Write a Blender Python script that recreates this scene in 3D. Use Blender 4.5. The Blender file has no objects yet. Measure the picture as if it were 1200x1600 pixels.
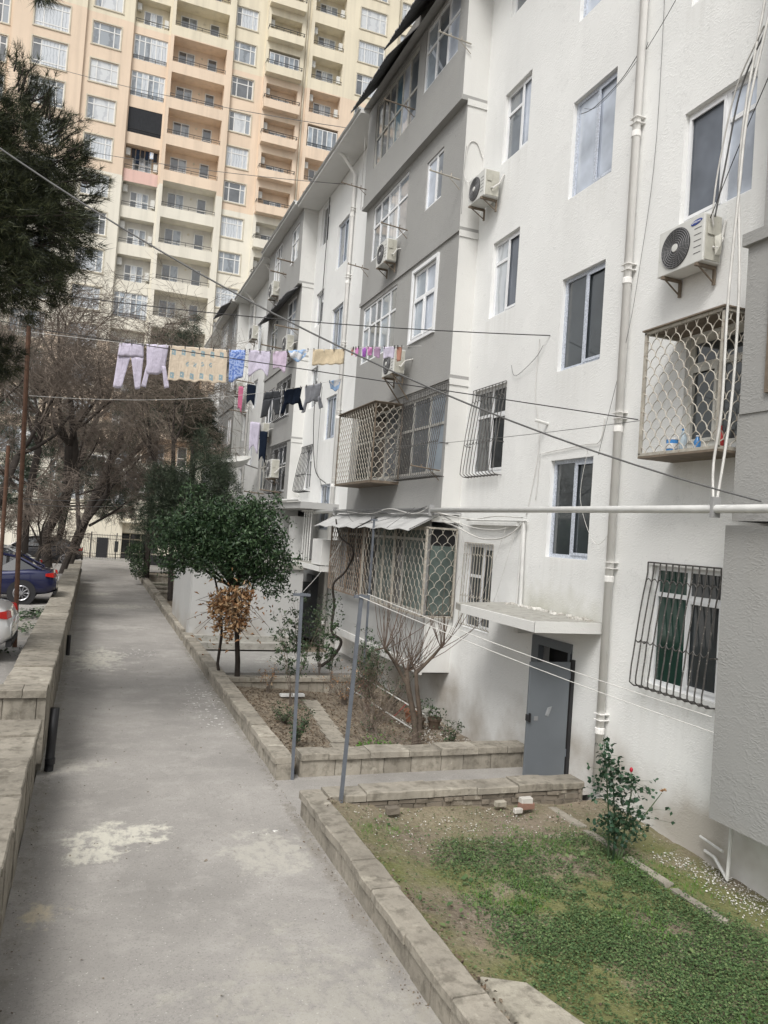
import bpy, bmesh, math, random
from mathutils import Vector, Matrix
import numpy as np

# ------------------------------------------------------------ camera, sky, sun, exposure
S = bpy.context.scene
COL = S.collection
cam = bpy.data.cameras.new('camera'); camo = bpy.data.objects.new('camera', cam); COL.objects.link(camo)
_R = Vector((0.93314558, -0.3526716, 0.06972849)); _U = Vector((-0.07523645, -0.00191632, 0.99716388)); _F = Vector((0.35153776, 0.93574519, 0.02832197))
M = Matrix.Identity(4)
for i in range(3):
    M[i][0] = _R[i]; M[i][1] = _U[i]; M[i][2] = -_F[i]
M[0][3], M[1][3], M[2][3] = 0, 0, 3.8
camo.matrix_world = M
cam.sensor_fit = 'VERTICAL'; cam.sensor_height = 24; cam.lens = 18.0
cam.clip_start = 0.05; cam.clip_end = 2000
S.camera = camo
W = bpy.data.worlds.new('World'); S.world = W; W.use_nodes = True
nt = W.node_tree; nt.nodes.clear()
sky = nt.nodes.new('ShaderNodeTexSky'); sky.sky_type = 'NISHITA'; sky.sun_disc = False
SUN_EL, SUN_AZ = math.radians(50), math.radians(-142)      # azimuth clockwise from +Y
sky.sun_elevation = SUN_EL; sky.sun_rotation = SUN_AZ; sky.dust_density = 4; sky.air_density = 1.5
hs = nt.nodes.new('ShaderNodeHueSaturation'); hs.inputs['Saturation'].default_value = 0.16
bg = nt.nodes.new('ShaderNodeBackground'); bg.inputs['Strength'].default_value = 0.135
wo = nt.nodes.new('ShaderNodeOutputWorld')
nt.links.new(sky.outputs[0], hs.inputs['Color']); nt.links.new(hs.outputs[0], bg.inputs['Color']); nt.links.new(bg.outputs[0], wo.inputs['Surface'])
sl = bpy.data.lights.new('sun', 'SUN'); sl.energy = 1.9; sl.angle = math.radians(22); sl.color = (1, .97, .93)
so = bpy.data.objects.new('sun', sl); COL.objects.link(so)
sd = Vector((math.sin(SUN_AZ)*math.cos(SUN_EL), math.cos(SUN_AZ)*math.cos(SUN_EL), math.sin(SUN_EL)))
so.rotation_euler = sd.to_track_quat('Z', 'Y').to_euler()
S.view_settings.view_transform = 'Standard'; S.view_settings.look = 'None'
S.view_settings.exposure = 0.20; S.view_settings.gamma = 1.0

# ------------------------------------------------------------ helpers
rnd = random.Random(7)
def srgb(r, g, b):
    f = lambda c: (c/255/12.92) if c/255 <= .04045 else ((c/255+.055)/1.055)**2.4
    return (f(r), f(g), f(b), 1)
def c4(c): return tuple(c) + (1,) if len(c) == 3 else tuple(c)

MATS = {}
class NT:
    def __init__(s, name):
        s.m = bpy.data.materials.new(name); s.m.use_nodes = True; s.t = s.m.node_tree; s.N = s.t.nodes; s.L = s.t.links
        s.b = s.N['Principled BSDF']
        s.geo = s.N.new('ShaderNodeNewGeometry'); s.tc = s.N.new('ShaderNodeTexCoord')
        MATS[name] = s.m
    def noise(s, scale, detail=4, vec=None, rough=.55, stretch=None):
        n = s.N.new('ShaderNodeTexNoise'); n.inputs['Scale'].default_value = scale; n.inputs['Detail'].default_value = detail; n.inputs['Roughness'].default_value = rough
        v = vec or s.geo.outputs['Position']
        if stretch:
            mp = s.N.new('ShaderNodeMapping'); mp.inputs['Scale'].default_value = stretch; s.L.new(v, mp.inputs[0]); v = mp.outputs[0]
        s.L.new(v, n.inputs['Vector']); return n.outputs['Fac']
    def ramp(s, fac, a, b, ca=(0, 0, 0, 1), cb=(1, 1, 1, 1)):
        r = s.N.new('ShaderNodeValToRGB'); r.color_ramp.elements[0].position = a; r.color_ramp.elements[1].position = b
        r.color_ramp.elements[0].color = c4(ca); r.color_ramp.elements[1].color = c4(cb); s.L.new(fac, r.inputs[0]); return r.outputs[0]
    def mix(s, fac, a, b, mode='MIX'):
        x = s.N.new('ShaderNodeMix'); x.data_type = 'RGBA'; x.blend_type = mode
        for k, v in ((0, fac), (6, a), (7, b)):
            if isinstance(v, (int, float)): x.inputs[k].default_value = v
            elif isinstance(v, tuple): x.inputs[k].default_value = c4(v)
            else: s.L.new(v, x.inputs[k])
        return x.outputs[2]
    def math(s, op, a, b=None, c=None, clamp=False):
        x = s.N.new('ShaderNodeMath'); x.operation = op; x.use_clamp = clamp
        for k, v in enumerate((a, b, c)):
            if v is None: continue
            if isinstance(v, (int, float)): x.inputs[k].default_value = v
            else: s.L.new(v, x.inputs[k])
        return x.outputs[0]
    def sep(s, vec=None):
        x = s.N.new('ShaderNodeSeparateXYZ'); s.L.new(vec or s.geo.outputs['Position'], x.inputs[0]); return x.outputs
    def bump(s, h, strength=.3, dist=.01):
        b = s.N.new('ShaderNodeBump'); b.inputs['Strength'].default_value = strength; b.inputs['Distance'].default_value = dist
        s.L.new(h, b.inputs['Height']); s.L.new(b.outputs[0], s.b.inputs['Normal'])
    def col(s, v):
        if isinstance(v, tuple): s.b.inputs['Base Color'].default_value = c4(v)
        else: s.L.new(v, s.b.inputs['Base Color'])
    def rough(s, v): s.b.inputs['Roughness'].default_value = v

def plain(name, c, rough=.7, var=.25, scale=6, metal=0, bump=None, spec=None, dirt=None):
    n = NT(name); a = c4(c); b = tuple(x*(1-var) for x in a[:3]) + (1,)
    n.b.inputs['Roughness'].default_value = rough; n.b.inputs['Metallic'].default_value = metal
    if spec is not None: n.b.inputs['Specular IOR Level'].default_value = spec
    cc = n.mix(n.ramp(n.noise(scale), .3, .75), a, b)
    if dirt: cc = n.mix(n.ramp(n.noise(scale*2.3, 6), dirt[1], dirt[1]+.12), cc, dirt[0])
    n.col(cc)
    if bump: n.bump(n.noise(bump[0], 5), bump[1], bump[2])
    return n.m

def plaster(name, c, bumpy, grime=True, s=1.0, stains=()):
    n = NT(name); a = c4(c)
    big = n.noise(.45, 5); col = n.mix(n.ramp(big, .35, .75), a, tuple(x*.9 for x in a[:3]))
    st = n.noise(1.0, 5, stretch=(3, 3, .4)); col = n.mix(n.math('MULTIPLY', n.ramp(st, .55, .85), .14), col, tuple(x*.62 for x in a[:3]))
    sp = n.noise(9, 6); col = n.mix(n.math('MULTIPLY', n.ramp(sp, .66, .74), .35), col, tuple(x*.6 for x in a[:3]))
    rg = n.noise(.55, 4, rough=.5); rg = n.math('ABSOLUTE', n.math('SUBTRACT', rg, .5)); ridge = n.ramp(rg, .0, .006, (1, 1, 1, 1), (0, 0, 0, 1))
    rp = n.ramp(n.noise(.8, 7, rough=.45), .58, .60); col = n.mix(n.math('MULTIPLY', rp, .16), col, tuple(min(1, x*1.12) for x in a[:3]))
    ck = n.noise(1.3, 7, rough=.62); ck = n.math('ABSOLUTE', n.math('SUBTRACT', ck, .47)); ck = n.math('MULTIPLY', n.ramp(ck, .0, .0028, (1, 1, 1, 1), (0, 0, 0, 1)), n.ramp(n.noise(.4, 2), .5, .56)); col = n.mix(n.math('MULTIPLY', ck, .3), col, tuple(x*.35 for x in a[:3]))
    if stains:
        p = n.sep(); vn = n.noise(1.0, 6, stretch=(9, 9, .35), rough=.6)
        for (y0, y1, zb, L) in stains:
            my = n.math('MULTIPLY', n.math('GREATER_THAN', p[1], y0), n.math('LESS_THAN', p[1], y1)); dz = n.math('DIVIDE', n.math('SUBTRACT', zb, p[2]), L)
            mz = n.math('MULTIPLY', n.math('GREATER_THAN', dz, 0), n.math('SUBTRACT', 1.0, dz, clamp=True)); mm = n.math('MULTIPLY', n.math('MULTIPLY', my, mz), n.ramp(vn, .42, .66)); col = n.mix(n.math('MULTIPLY', mm, .13), col, (.34, .32, .27))
    if name == 'plaster_white':     # green grime on the wall just above the door canopy
        p = n.sep(); dz = n.math('ADD', n.math('DIVIDE', n.math('SUBTRACT', p[2], 2.6), .55), n.math('MULTIPLY', n.math('SUBTRACT', n.noise(2.2, 6), .5), 1.6)); m = n.math('MULTIPLY', n.ramp(dz, .0, 1.0, (1, 1, 1, 1), (0, 0, 0, 1)), n.math('MULTIPLY', n.math('GREATER_THAN', p[2], 2.6), n.ramp(n.math('DIVIDE', n.math('ABSOLUTE', n.math('SUBTRACT', p[1], 11.2)), 3.0), .3, .46, (1, 1, 1, 1), (0, 0, 0, 1))))
        col = n.mix(n.math('MULTIPLY', m, .6), col, (.36, .35, .26))
    if grime:
        p = n.sep(); z = n.math('ADD', p[2], n.math('MULTIPLY', n.noise(1.3, 5), -1.0))
        m = n.ramp(z, -.15, .55, (1, 1, 1, 1), (0, 0, 0, 1)); m = n.math('MULTIPLY', m, n.ramp(n.noise(.7, 4), .38, .62))
        col = n.mix(n.math('MULTIPLY', m, .6), col, (.26, .21, .15))
    n.col(col); n.rough(.9); n.b.inputs['Specular IOR Level'].default_value = .25
    if bumpy:
        v = n.N.new('ShaderNodeTexVoronoi'); v.feature = 'SMOOTH_F1'; v.inputs['Scale'].default_value = 34*s
        mp = n.N.new('ShaderNodeMapping'); mp.inputs['Scale'].default_value = (1, .7, 1.25); n.L.new(n.geo.outputs['Position'], mp.inputs[0])
        dv = n.N.new('ShaderNodeVectorMath'); dv.operation = 'ADD'; nz = n.N.new('ShaderNodeTexNoise'); nz.inputs['Scale'].default_value = 9
        n.L.new(mp.outputs[0], nz.inputs['Vector']); sc = n.N.new('ShaderNodeVectorMath'); sc.operation = 'SCALE'; sc.inputs['Scale'].default_value = .12
        n.L.new(nz.outputs['Color'], sc.inputs[0]); n.L.new(mp.outputs[0], dv.inputs[0]); n.L.new(sc.outputs[0], dv.inputs[1]); n.L.new(dv.outputs[0], v.inputs['Vector'])
        h = n.math('ADD', n.math('MULTIPLY', n.ramp(v.outputs['Distance'], .1, .55, (1, 1, 1, 1), (0, 0, 0, 1)), n.ramp(n.noise(3.5, 3), .3, .6)), n.math('MULTIPLY', n.noise(38, 4), .5))
        big2 = n.math('MULTIPLY', n.noise(1.2, 3), 3.0); h = n.math('ADD', n.math('ADD', h, big2), n.math('MULTIPLY', ridge, .5*bumpy))
        n.bump(h, .5*bumpy, .008)
    else:
        n.bump(n.noise(30, 5), .25, .006)
    return n.m

plaster('plaster_white', (.775, .778, .762), .62, stains=[(7.5, 8.95, 8.45, 1.3), (7.5, 9.0, 1.9, 1.1), (10.45, 11.8, 3.58, 1.0), (10.5, 11.8, 6.86, .9), (10.5, 11.8, 9.98, .9), (13.35, 14.7, 5.15, 1.0), (13.35, 14.6, 8.46, 1.0), (13.3, 14.4, 11.75, 1.0), (13.5, 14.9, 1.92, 1.2), (7.2, 8.7, 5.08, .9), (7.5, 8.9, 11.65, .9), (9.5, 10.0, 16.2, 3.5), (25.3, 26.8, 3.7, 1), (25.3, 26.8, 6.9, 1), (28, 29.3, 8.4, 1), (28, 29.3, 11.6, 1)])
plain('green_grime', (.44, .43, .34), .95, .5, 9)
plaster('plaster_white_smooth', (.67, .667, .645), .45)
plaster('plaster_grey', (.335, .333, .322), .8, stains=[(16.2, 17.9, 8.5, 1.1), (18.8, 21.8, 8.7, 1.2), (16.3, 17.5, 11.75, .9), (18.5, 21.4, 11.7, .9), (15.6, 21.4, 14.5, .8), (30, 33, 11.5, 1), (33.5, 35.5, 14.7, 1), (15.3, 22, 10.55, .7), (15.3, 22, 7.3, .8), (5.2, 7.0, 5.45, 1.0), (2, 7, 4.1, 1.2)])
plaster('plaster_grey_light', (.42, .42, .41), .5)
plaster('annex_white', (.47, .47, .46), 0)

def tower_paint(name, c):
    n = NT(name); a = c4(c); d = tuple(x*.72 for x in a[:3])
    col = n.mix(n.ramp(n.noise(.22, 5), .35, .8), a, tuple(x*.88 for x in a[:3]))
    col = n.mix(n.math('MULTIPLY', n.ramp(n.noise(.9, 6, stretch=(1.9, 1.9, .13)), .46, .78), .75), col, d)
    n.col(col); n.rough(.92); n.bump(n.noise(3, 5), .3, .03); return n.m
tower_paint('tower_yellow', (.73, .665, .52)); tower_paint('tower_orange', (.74, .60, .465)); tower_paint('tower_cream', (.74, .705, .61))
tower_paint('tower_pink', (.70, .48, .42)); tower_paint('tower_ground', (.74, .69, .57))
tower_paint('tower_inner', (.66, .58, .47)); tower_paint('tower_inner_grey', (.66, .64, .59))

def glass(name, base, coat=1.0, folds=None, ior=2.0, rough=.35):
    n = NT(name); n.b.inputs['Coat Weight'].default_value = coat; n.b.inputs['Coat IOR'].default_value = ior; n.b.inputs['Coat Roughness'].default_value = .015
    n.rough(rough); n.b.inputs['Specular IOR Level'].default_value = .2
    if folds:
        p = n.sep(); u = n.math('ADD', n.math('MULTIPLY', p[0], 1.0), p[1])
        w = n.math('SINE', n.math('ADD', n.math('MULTIPLY', u, folds[1]), n.math('MULTIPLY', n.noise(1.5, 3), 9)))
        n.col(n.mix(n.ramp(w, .2, .9), base, folds[0]))
    else:
        n.col(n.mix(n.ramp(n.noise(1.1, 3), .35, .7), base, tuple(x*.45 for x in base[:3])))
    return n.m
glass('pane_dark', (.04, .048, .052), ior=1.9); glass('pane_grey', (.15, .175, .20), ior=2.2); glass('pane_curtain', (.52, .55, .58), folds=((.36, .39, .42), 24))
glass('pane_blinds_far', (.55, .57, .58), folds=((.42, .44, .46), 7)); glass('pane_green', (.008, .045, .032), .6); glass('pane_painted_sky', (.62, .68, .78), 1, ior=2.2)  # palest blue-white pane: bright sky reflection painted into its base colour
glass('pane_tower_dark', (.10, .11, .12)); glass('pane_tower_mid', (.24, .27, .3), folds=((.13, .15, .17), 5)); glass('pane_frosted', (.13, .17, .155), .5, rough=.6); glass('pane_blue', (.10, .2, .27))
glass('pane_blueish', (.38, .44, .50), 1, ior=2.0); glass('car_glass', (.01, .011, .013), 1)
glass('pane_net', (.16, .18, .215), .7, ior=1.8, rough=.5)

plain('upvc_white', (.78, .79, .80), .35, .06); plain('upvc_film', (.66, .71, .80), .4, .55, 42); plain('upvc_old', (.66, .65, .60), .6, .3, 8); plain('old_frame', (.52, .51, .47), .7, .35, 9)
plain('tower_frame', (.72, .72, .70), .5, .12); plain('tower_trim', (.60, .55, .44), .8, .2, 2)
plain('iron_black', (.02, .02, .022), .6, .3); plain('iron_dark', (.085, .08, .075), .6, .5, 14, dirt=((.42, .40, .36), .60)); plain('iron_grey', (.17, .165, .155), .65, .5, 14, dirt=((.30, .24, .18), .56)); plain('iron_light', (.46, .43, .37), .65, .35, 14, dirt=((.2, .13, .08), .58))
plain('iron_rust', (.11, .055, .032), .85, .5, 9); plain('iron_rust2', (.30, .25, .20), .7, .5, 14, dirt=((.2, .10, .05), .52)); plain('iron_brown', (.20, .16, .12), .8, .4, 8)
plain('pipe_paint', (.70, .70, .68), .45, .18, 5, dirt=((.35, .33, .3), .68)); plain('pipe_grey', (.33, .33, .33), .5, .3); plain('downpipe_paint', (.80, .79, .765), .8, .1, 3)
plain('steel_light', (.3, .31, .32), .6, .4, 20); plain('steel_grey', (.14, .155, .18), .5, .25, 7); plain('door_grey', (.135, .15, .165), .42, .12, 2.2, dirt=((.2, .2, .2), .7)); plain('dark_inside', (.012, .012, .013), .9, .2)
plain('cement', (.40, .39, .355), .9, .35, 5, bump=(30, .4, .01), dirt=((.12, .115, .07), .6)); plain('cement_dark', (.2, .19, .175), .95, .4, 4, bump=(20, .5, .02))
plain('tin', (.52, .52, .51), .5, .25, 3, dirt=((.42, .38, .33), .66)); plain('tin_dark', (.20, .20, .205), .55, .5, 4)
plain('ac_white', (.62, .62, .59), .45, .12, 5, dirt=((.38, .35, .29), .7)); plain('ac_side', (.48, .47, .41), .55, .2, 8, dirt=((.16, .12, .08), .64)); plain('ac_dark', (.06, .06, .062), .6, .3, 30)
plain('ac_grille', (.24, .24, .245), .5, .2); plain('badge_blue', (.03, .06, .28), .3, .1); plain('badge_text', (.8, .8, .8), .4, 0)
plain('cable_black', (.025, .025, .026), .5, .3); plain('cable_white', (.66, .65, .62), .6, .3, 6); plain('cable_grey', (.13, .13, .13), .6, .3)
plain('bark', (.115, .088, .066), .95, .55, 5, bump=(18, .8, .03)); plain('bark_dark', (.045, .036, .03), .95, .5, 6); plain('twig', (.22, .18, .148), .95, .6, 2)
plain('twig_brown', (.15, .11, .085), .95, .4, 3); plain('twig_pale', (.235, .195, .155), .95, .4, 3); plain('terracotta', (.30, .13, .075), .8, .35, 8); plain('pot_brown', (.12, .085, .06), .8, .35, 8)
plain('red_paint', (.26, .035, .03), .5, .3, 8); plain('rubber', (.018, .018, .02), .75, .3); plain('alloy', (.5, .5, .52), .3, .1, 3, metal=.9)
plain('foam_white', (.82, .82, .8), .7, .1); plain('pipe_black', (.018, .018, .02), .5, .3); plain('brick', (.30, .17, .125), .9, .35, 9)
plain('dish_white', (.6, .6, .57), .5, .15); plain('lamp_red', (.5, .02, .015), .2, .25, 9); plain('plate_white', (.75, .75, .75), .4, .05)
plain('bottle_blue', (.06, .22, .5), .2, .15); plain('bottle_clear', (.42, .5, .55), .1, .1); plain('bottle_red', (.45, .05, .05), .25, .2)
plain('petal_red', (.45, .01, .03), .6, .2); plain('petal_dry', (.55, .35, .2), .8, .3)
def paint(name, c):
    n = NT(name); n.col(c4(c)); n.rough(.35); n.b.inputs['Coat Weight'].default_value = 1; n.b.inputs['Coat Roughness'].default_value = .03
    n.b.inputs['Metallic'].default_value = .3; return n.m
paint('car_blue', (.004, .007, .05)); paint('car_white', (.74, .75, .76)); paint('car_dark', (.03, .03, .035)); paint('car_silver', (.42, .43, .44))

def leafmat(name, cols, rough=.5):
    n = NT(name); r = n.N.new('ShaderNodeValToRGB'); cr = r.color_ramp; cr.elements[0].color = c4(cols[0]); cr.elements[1].color = c4(cols[-1])
    for i, c in enumerate(cols[1:-1]): e = cr.elements.new((i+1)/(len(cols)-1)); e.color = c4(c)
    n.L.new(n.geo.outputs['Random Per Island'], r.inputs[0]); n.col(n.mix(n.math('MULTIPLY', n.ramp(n.noise(1.6, 2), .35, .7), .35), r.outputs[0], cols[0])); n.rough(rough)
    n.b.inputs['Specular IOR Level'].default_value = .35; return n.m
leafmat('leaf_laurel', [(.016, .036, .018), (.03, .062, .026), (.055, .10, .042), (.095, .15, .07)], .42)
leafmat('leaf_pine', [(.010, .014, .008), (.022, .030, .013), (.045, .058, .022), (.095, .10, .045)], .6)
leafmat('leaf_pine_far', [(.03, .045, .03), (.05, .07, .045), (.075, .10, .062)], .7)
leafmat('leaf_cypress', [(.02, .032, .02), (.035, .052, .032), (.06, .08, .048), (.085, .105, .065)], .6); leafmat('leaf_shrub', [(.02, .04, .02), (.045, .08, .035), (.09, .13, .06)]); leafmat('leaf_rose', [(.018, .045, .026), (.03, .07, .038), (.06, .11, .06)], .4)
leafmat('leaf_dry', [(.17, .08, .035), (.32, .17, .08), (.46, .29, .15), (.55, .42, .27)], .8)
leafmat('leaf_lawn', [(.038, .076, .028), (.064, .118, .04), (.10, .158, .056), (.17, .225, .09)], .7); leafmat('leaf_grass', [(.06, .15, .02), (.10, .24, .03), (.15, .3, .05)], .6)
leafmat('leaf_litter', [(.06, .045, .03), (.13, .09, .06), (.22, .17, .12), (.3, .26, .2)], .9); leafmat('chips', [(.4, .38, .34), (.6, .58, .54), (.75, .74, .7)], .9)

def stone(name, c):
    n = NT(name); a = c4(c); col = n.mix(n.ramp(n.noise(1.7, 6), .35, .7), a, tuple(x*.66 for x in a[:3]))
    col = n.mix(n.math('MULTIPLY', n.ramp(n.noise(7, 7, rough=.65), .50, .66), .62), col, (.11, .10, .08)); col = n.mix(n.math('MULTIPLY', n.ramp(n.noise(2.2, 5, stretch=(4, 4, .5)), .5, .75), .5), col, (.15, .135, .11))
    col = n.mix(n.math('MULTIPLY', n.ramp(n.noise(4.3, 5), .62, .70), .5), col, (.55, .52, .45))
    r = n.N.new('ShaderNodeValToRGB'); r.color_ramp.elements[0].color = (.8, .78, .74, 1); r.color_ramp.elements[1].color = (1.12, 1.1, 1.06, 1); n.L.new(n.geo.outputs['Random Per Island'], r.inputs[0])
    col = n.mix(1.0, col, r.outputs[0], 'MULTIPLY'); n.col(col); n.rough(.95)
    n.bump(n.math('ADD', n.noise(16, 6), n.math('MULTIPLY', n.noise(60, 3), .4)), .6, .015); return n.m
stone('limestone', (.365, .34, .295)); stone('limestone_pale', (.48, .455, .39)); stone('rubble', (.235, .205, .17))

def asphalt(name, c, patches=(), specks=()):
    n = NT(name); a = c4(c); p = n.sep()
    col = n.mix(n.ramp(n.noise(.35, 6, rough=.62), .38, .64), a, tuple(x*.72 for x in a[:3]))
    col = n.mix(n.math('MULTIPLY', n.ramp(n.noise(1.6, 7, rough=.7), .5, .68), .5), col, tuple(x*1.28 for x in a[:3]))
    col = n.mix(n.math('MULTIPLY', n.ramp(n.noise(42, 4), .55, .68), .5), col, tuple(x*.45 for x in a[:3]))
    col = n.mix(n.math('MULTIPLY', n.ramp(n.noise(9, 7, rough=.7), .55, .66), .28), col, tuple(x*.6 for x in a[:3]))
    cr_ = n.noise(1.1, 6, rough=.6); cr_ = n.math('ABSOLUTE', n.math('SUBTRACT', cr_, .5)); col = n.mix(n.math('MULTIPLY', n.ramp(cr_, .0, .004, (1, 1, 1, 1), (0, 0, 0, 1)), .35), col, tuple(x*.4 for x in a[:3]))
    col = n.mix(n.math('MULTIPLY', n.ramp(n.noise(38, 2, vec=n.tc.outputs['Object']), .69, .72), .8), col, (.66, .64, .6))
    col = n.mix(n.math('MULTIPLY', n.ramp(n.noise(24, 2), .70, .73), .7), col, (.12, .11, .10))
    def blob(x, y, rx, ry, nz, amp):
        dx = n.math('DIVIDE', n.math('SUBTRACT', p[0], x), rx); dy = n.math('DIVIDE', n.math('SUBTRACT', p[1], y), ry)
        d = n.math('SQRT', n.math('ADD', n.math('MULTIPLY', dx, dx), n.math('MULTIPLY', dy, dy)))
        return n.math('ADD', d, n.math('MULTIPLY', n.math('SUBTRACT', nz, .5), amp))
    if patches:
        nz = n.noise(3.4, 9, rough=.74); nz2 = n.noise(9, 8, rough=.72, stretch=(1, .55, 1))
        for (x, y, rx, ry, cc, k) in patches:
            m = n.math('MULTIPLY', n.ramp(blob(x, y, rx, ry, nz, 4.6), .55, 1.2, (1, 1, 1, 1), (0, 0, 0, 1)), n.ramp(nz2, .36, .52)); col = n.mix(n.math('MULTIPLY', m, k), col, cc)
    for (x, y, rx, ry) in specks:
        v = n.noise(11, 3); m = n.math('MULTIPLY', n.ramp(v, .62, .65), n.ramp(blob(x, y, rx, ry, n.noise(2, 3), 1.2), .6, 1.1, (1, 1, 1, 1), (0, 0, 0, 1)))
        col = n.mix(m, col, (.72, .71, .68))
    n.col(col); n.rough(.88); n.bump(n.math('ADD', n.noise(90, 3), n.math('MULTIPLY', n.noise(14, 4), .6)), .5, .006); return n.m
PC = (.60, .58, .50)
asphalt('path_asphalt', (.35, .333, .31),
        patches=[(.55, 9.65, .62, .42, PC, .9), (.25, 9.2, .35, .25, PC, .75), (2.2, 8.9, .5, .7, (.50, .48, .42), .6), (.35, 21.6, .75, 1.7, PC, .6), (-.22, 7.9, .22, .25, (.56, .49, .36), .8),
                 (1.1, 34, 1.6, .9, PC, .45), (.3, 39, .8, .8, PC, .5), (1.0, 27.6, 1.3, .6, (.5, .48, .44), .35), (2.75, 8.0, .10, 3.0, (.2, .18, .15), .5), (-.38, 20, .10, 16, (.2, .19, .16), .5), (2.77, 18, .10, 7, (.2, .19, .16), .5), (2.0, 5.6, 1.2, 1.4, (.46, .44, .38), .4), (-.1, 12.4, .5, .35, (.5, .48, .42), .5)],
        specks=[(2.45, 16.2, .5, 2.6), (2.25, 9.4, .35, .15), (1.4, 22.5, .7, .8)])
asphalt('parking_asphalt', (.31, .295, .275), patches=[(-1.4, 20, .5, 2.0, (.30, .27, .22), .5)])
asphalt('pavement_slab', (.33, .32, .30), patches=[(5.8, 21.5, 1.2, .8, (.55, .54, .5), .7)])

def soil(name, moss=False):
    n = NT(name); col = n.mix(n.ramp(n.noise(.9, 6), .35, .65), (.25, .205, .15), (.16, .13, .095))
    col = n.mix(n.math('MULTIPLY', n.ramp(n.noise(14, 6), .55, .7), .6), col, (.38, .34, .27))
    if moss:
        m = n.math('MULTIPLY', n.ramp(n.noise(.8, 5), .42, .58), n.ramp(n.math('DIVIDE', n.sep()[1], 10.0), .80, .92, (1, 1, 1, 1), (.25, .25, .25, 1))); col = n.mix(n.math('MULTIPLY', m, .75), col, (.13, .15, .035))
    col = n.mix(n.ramp(n.noise(48, 2), .70, .74), col, (.5, .48, .43))
    n.col(col); n.rough(.95); n.bump(n.math('ADD', n.noise(22, 6), n.math('MULTIPLY', n.noise(5, 4), 1.5)), .8, .03); return n.m
soil('soil'); soil('soil_moss', True)
def cloth(name, c, pattern=None):
    n = NT(name); n.rough(.95); n.b.inputs['Specular IOR Level'].default_value = .1
    col = n.mix(n.ramp(n.noise(4, 3), .3, .7), c4(c), tuple(x*.86 for x in c[:3]))
    if pattern: col = n.mix(n.ramp(n.noise(pattern[1], 3), .5, .54), col, pattern[0])
    n.col(col); n.bump(n.math('ADD', n.noise(1.0, 4, stretch=(26, 26, 3)), n.noise(11, 3)), .6, .03); return n.m
cloth('cloth_lilac', (.60, .56, .68)); cloth('cloth_lilac_pink', (.58, .48, .60)); cloth('cloth_towel', (.68, .58, .46)); cloth('cloth_towel_blue', (.30, .40, .44)); cloth('cloth_blue', (.36, .46, .74), ((.12, .2, .5), 22))
cloth('cloth_white', (.74, .75, .78), ((.3, .45, .68), 4)); cloth('cloth_beige', (.62, .52, .37)); cloth('cloth_grey_dark', (.09, .095, .105)); cloth('cloth_navy', (.012, .018, .032)); cloth('cloth_grey', (.30, .31, .34))
cloth('cloth_pink', (.62, .18, .30)); cloth('cloth_purple', (.38, .14, .50)); cloth('cloth_mauve', (.40, .27, .40)); cloth('cloth_black', (.02, .02, .024)); cloth('cloth_brown', (.38, .2, .15)); cloth('cloth_magenta', (.60, .25, .50)); cloth('blind_black', (.04, .042, .046))

def setp(o, label=None, cat=None, group=None, kind=None):
    if label: o['label'] = label
    if cat: o['category'] = cat
    if group: o['group'] = group
    if kind: o['kind'] = kind
    return o
def thing(name, label, cat, loc=(0, 0, 0), group=None, rot=0):
    o = bpy.data.objects.new(name, None); o.empty_display_size = .2; COL.objects.link(o); o.location = loc; o.rotation_euler = (0, 0, rot)
    return setp(o, label, cat, group)
def off_of(p):
    v = Vector((0, 0, 0))
    while p is not None: v += p.location; p = p.parent
    return v

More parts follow.
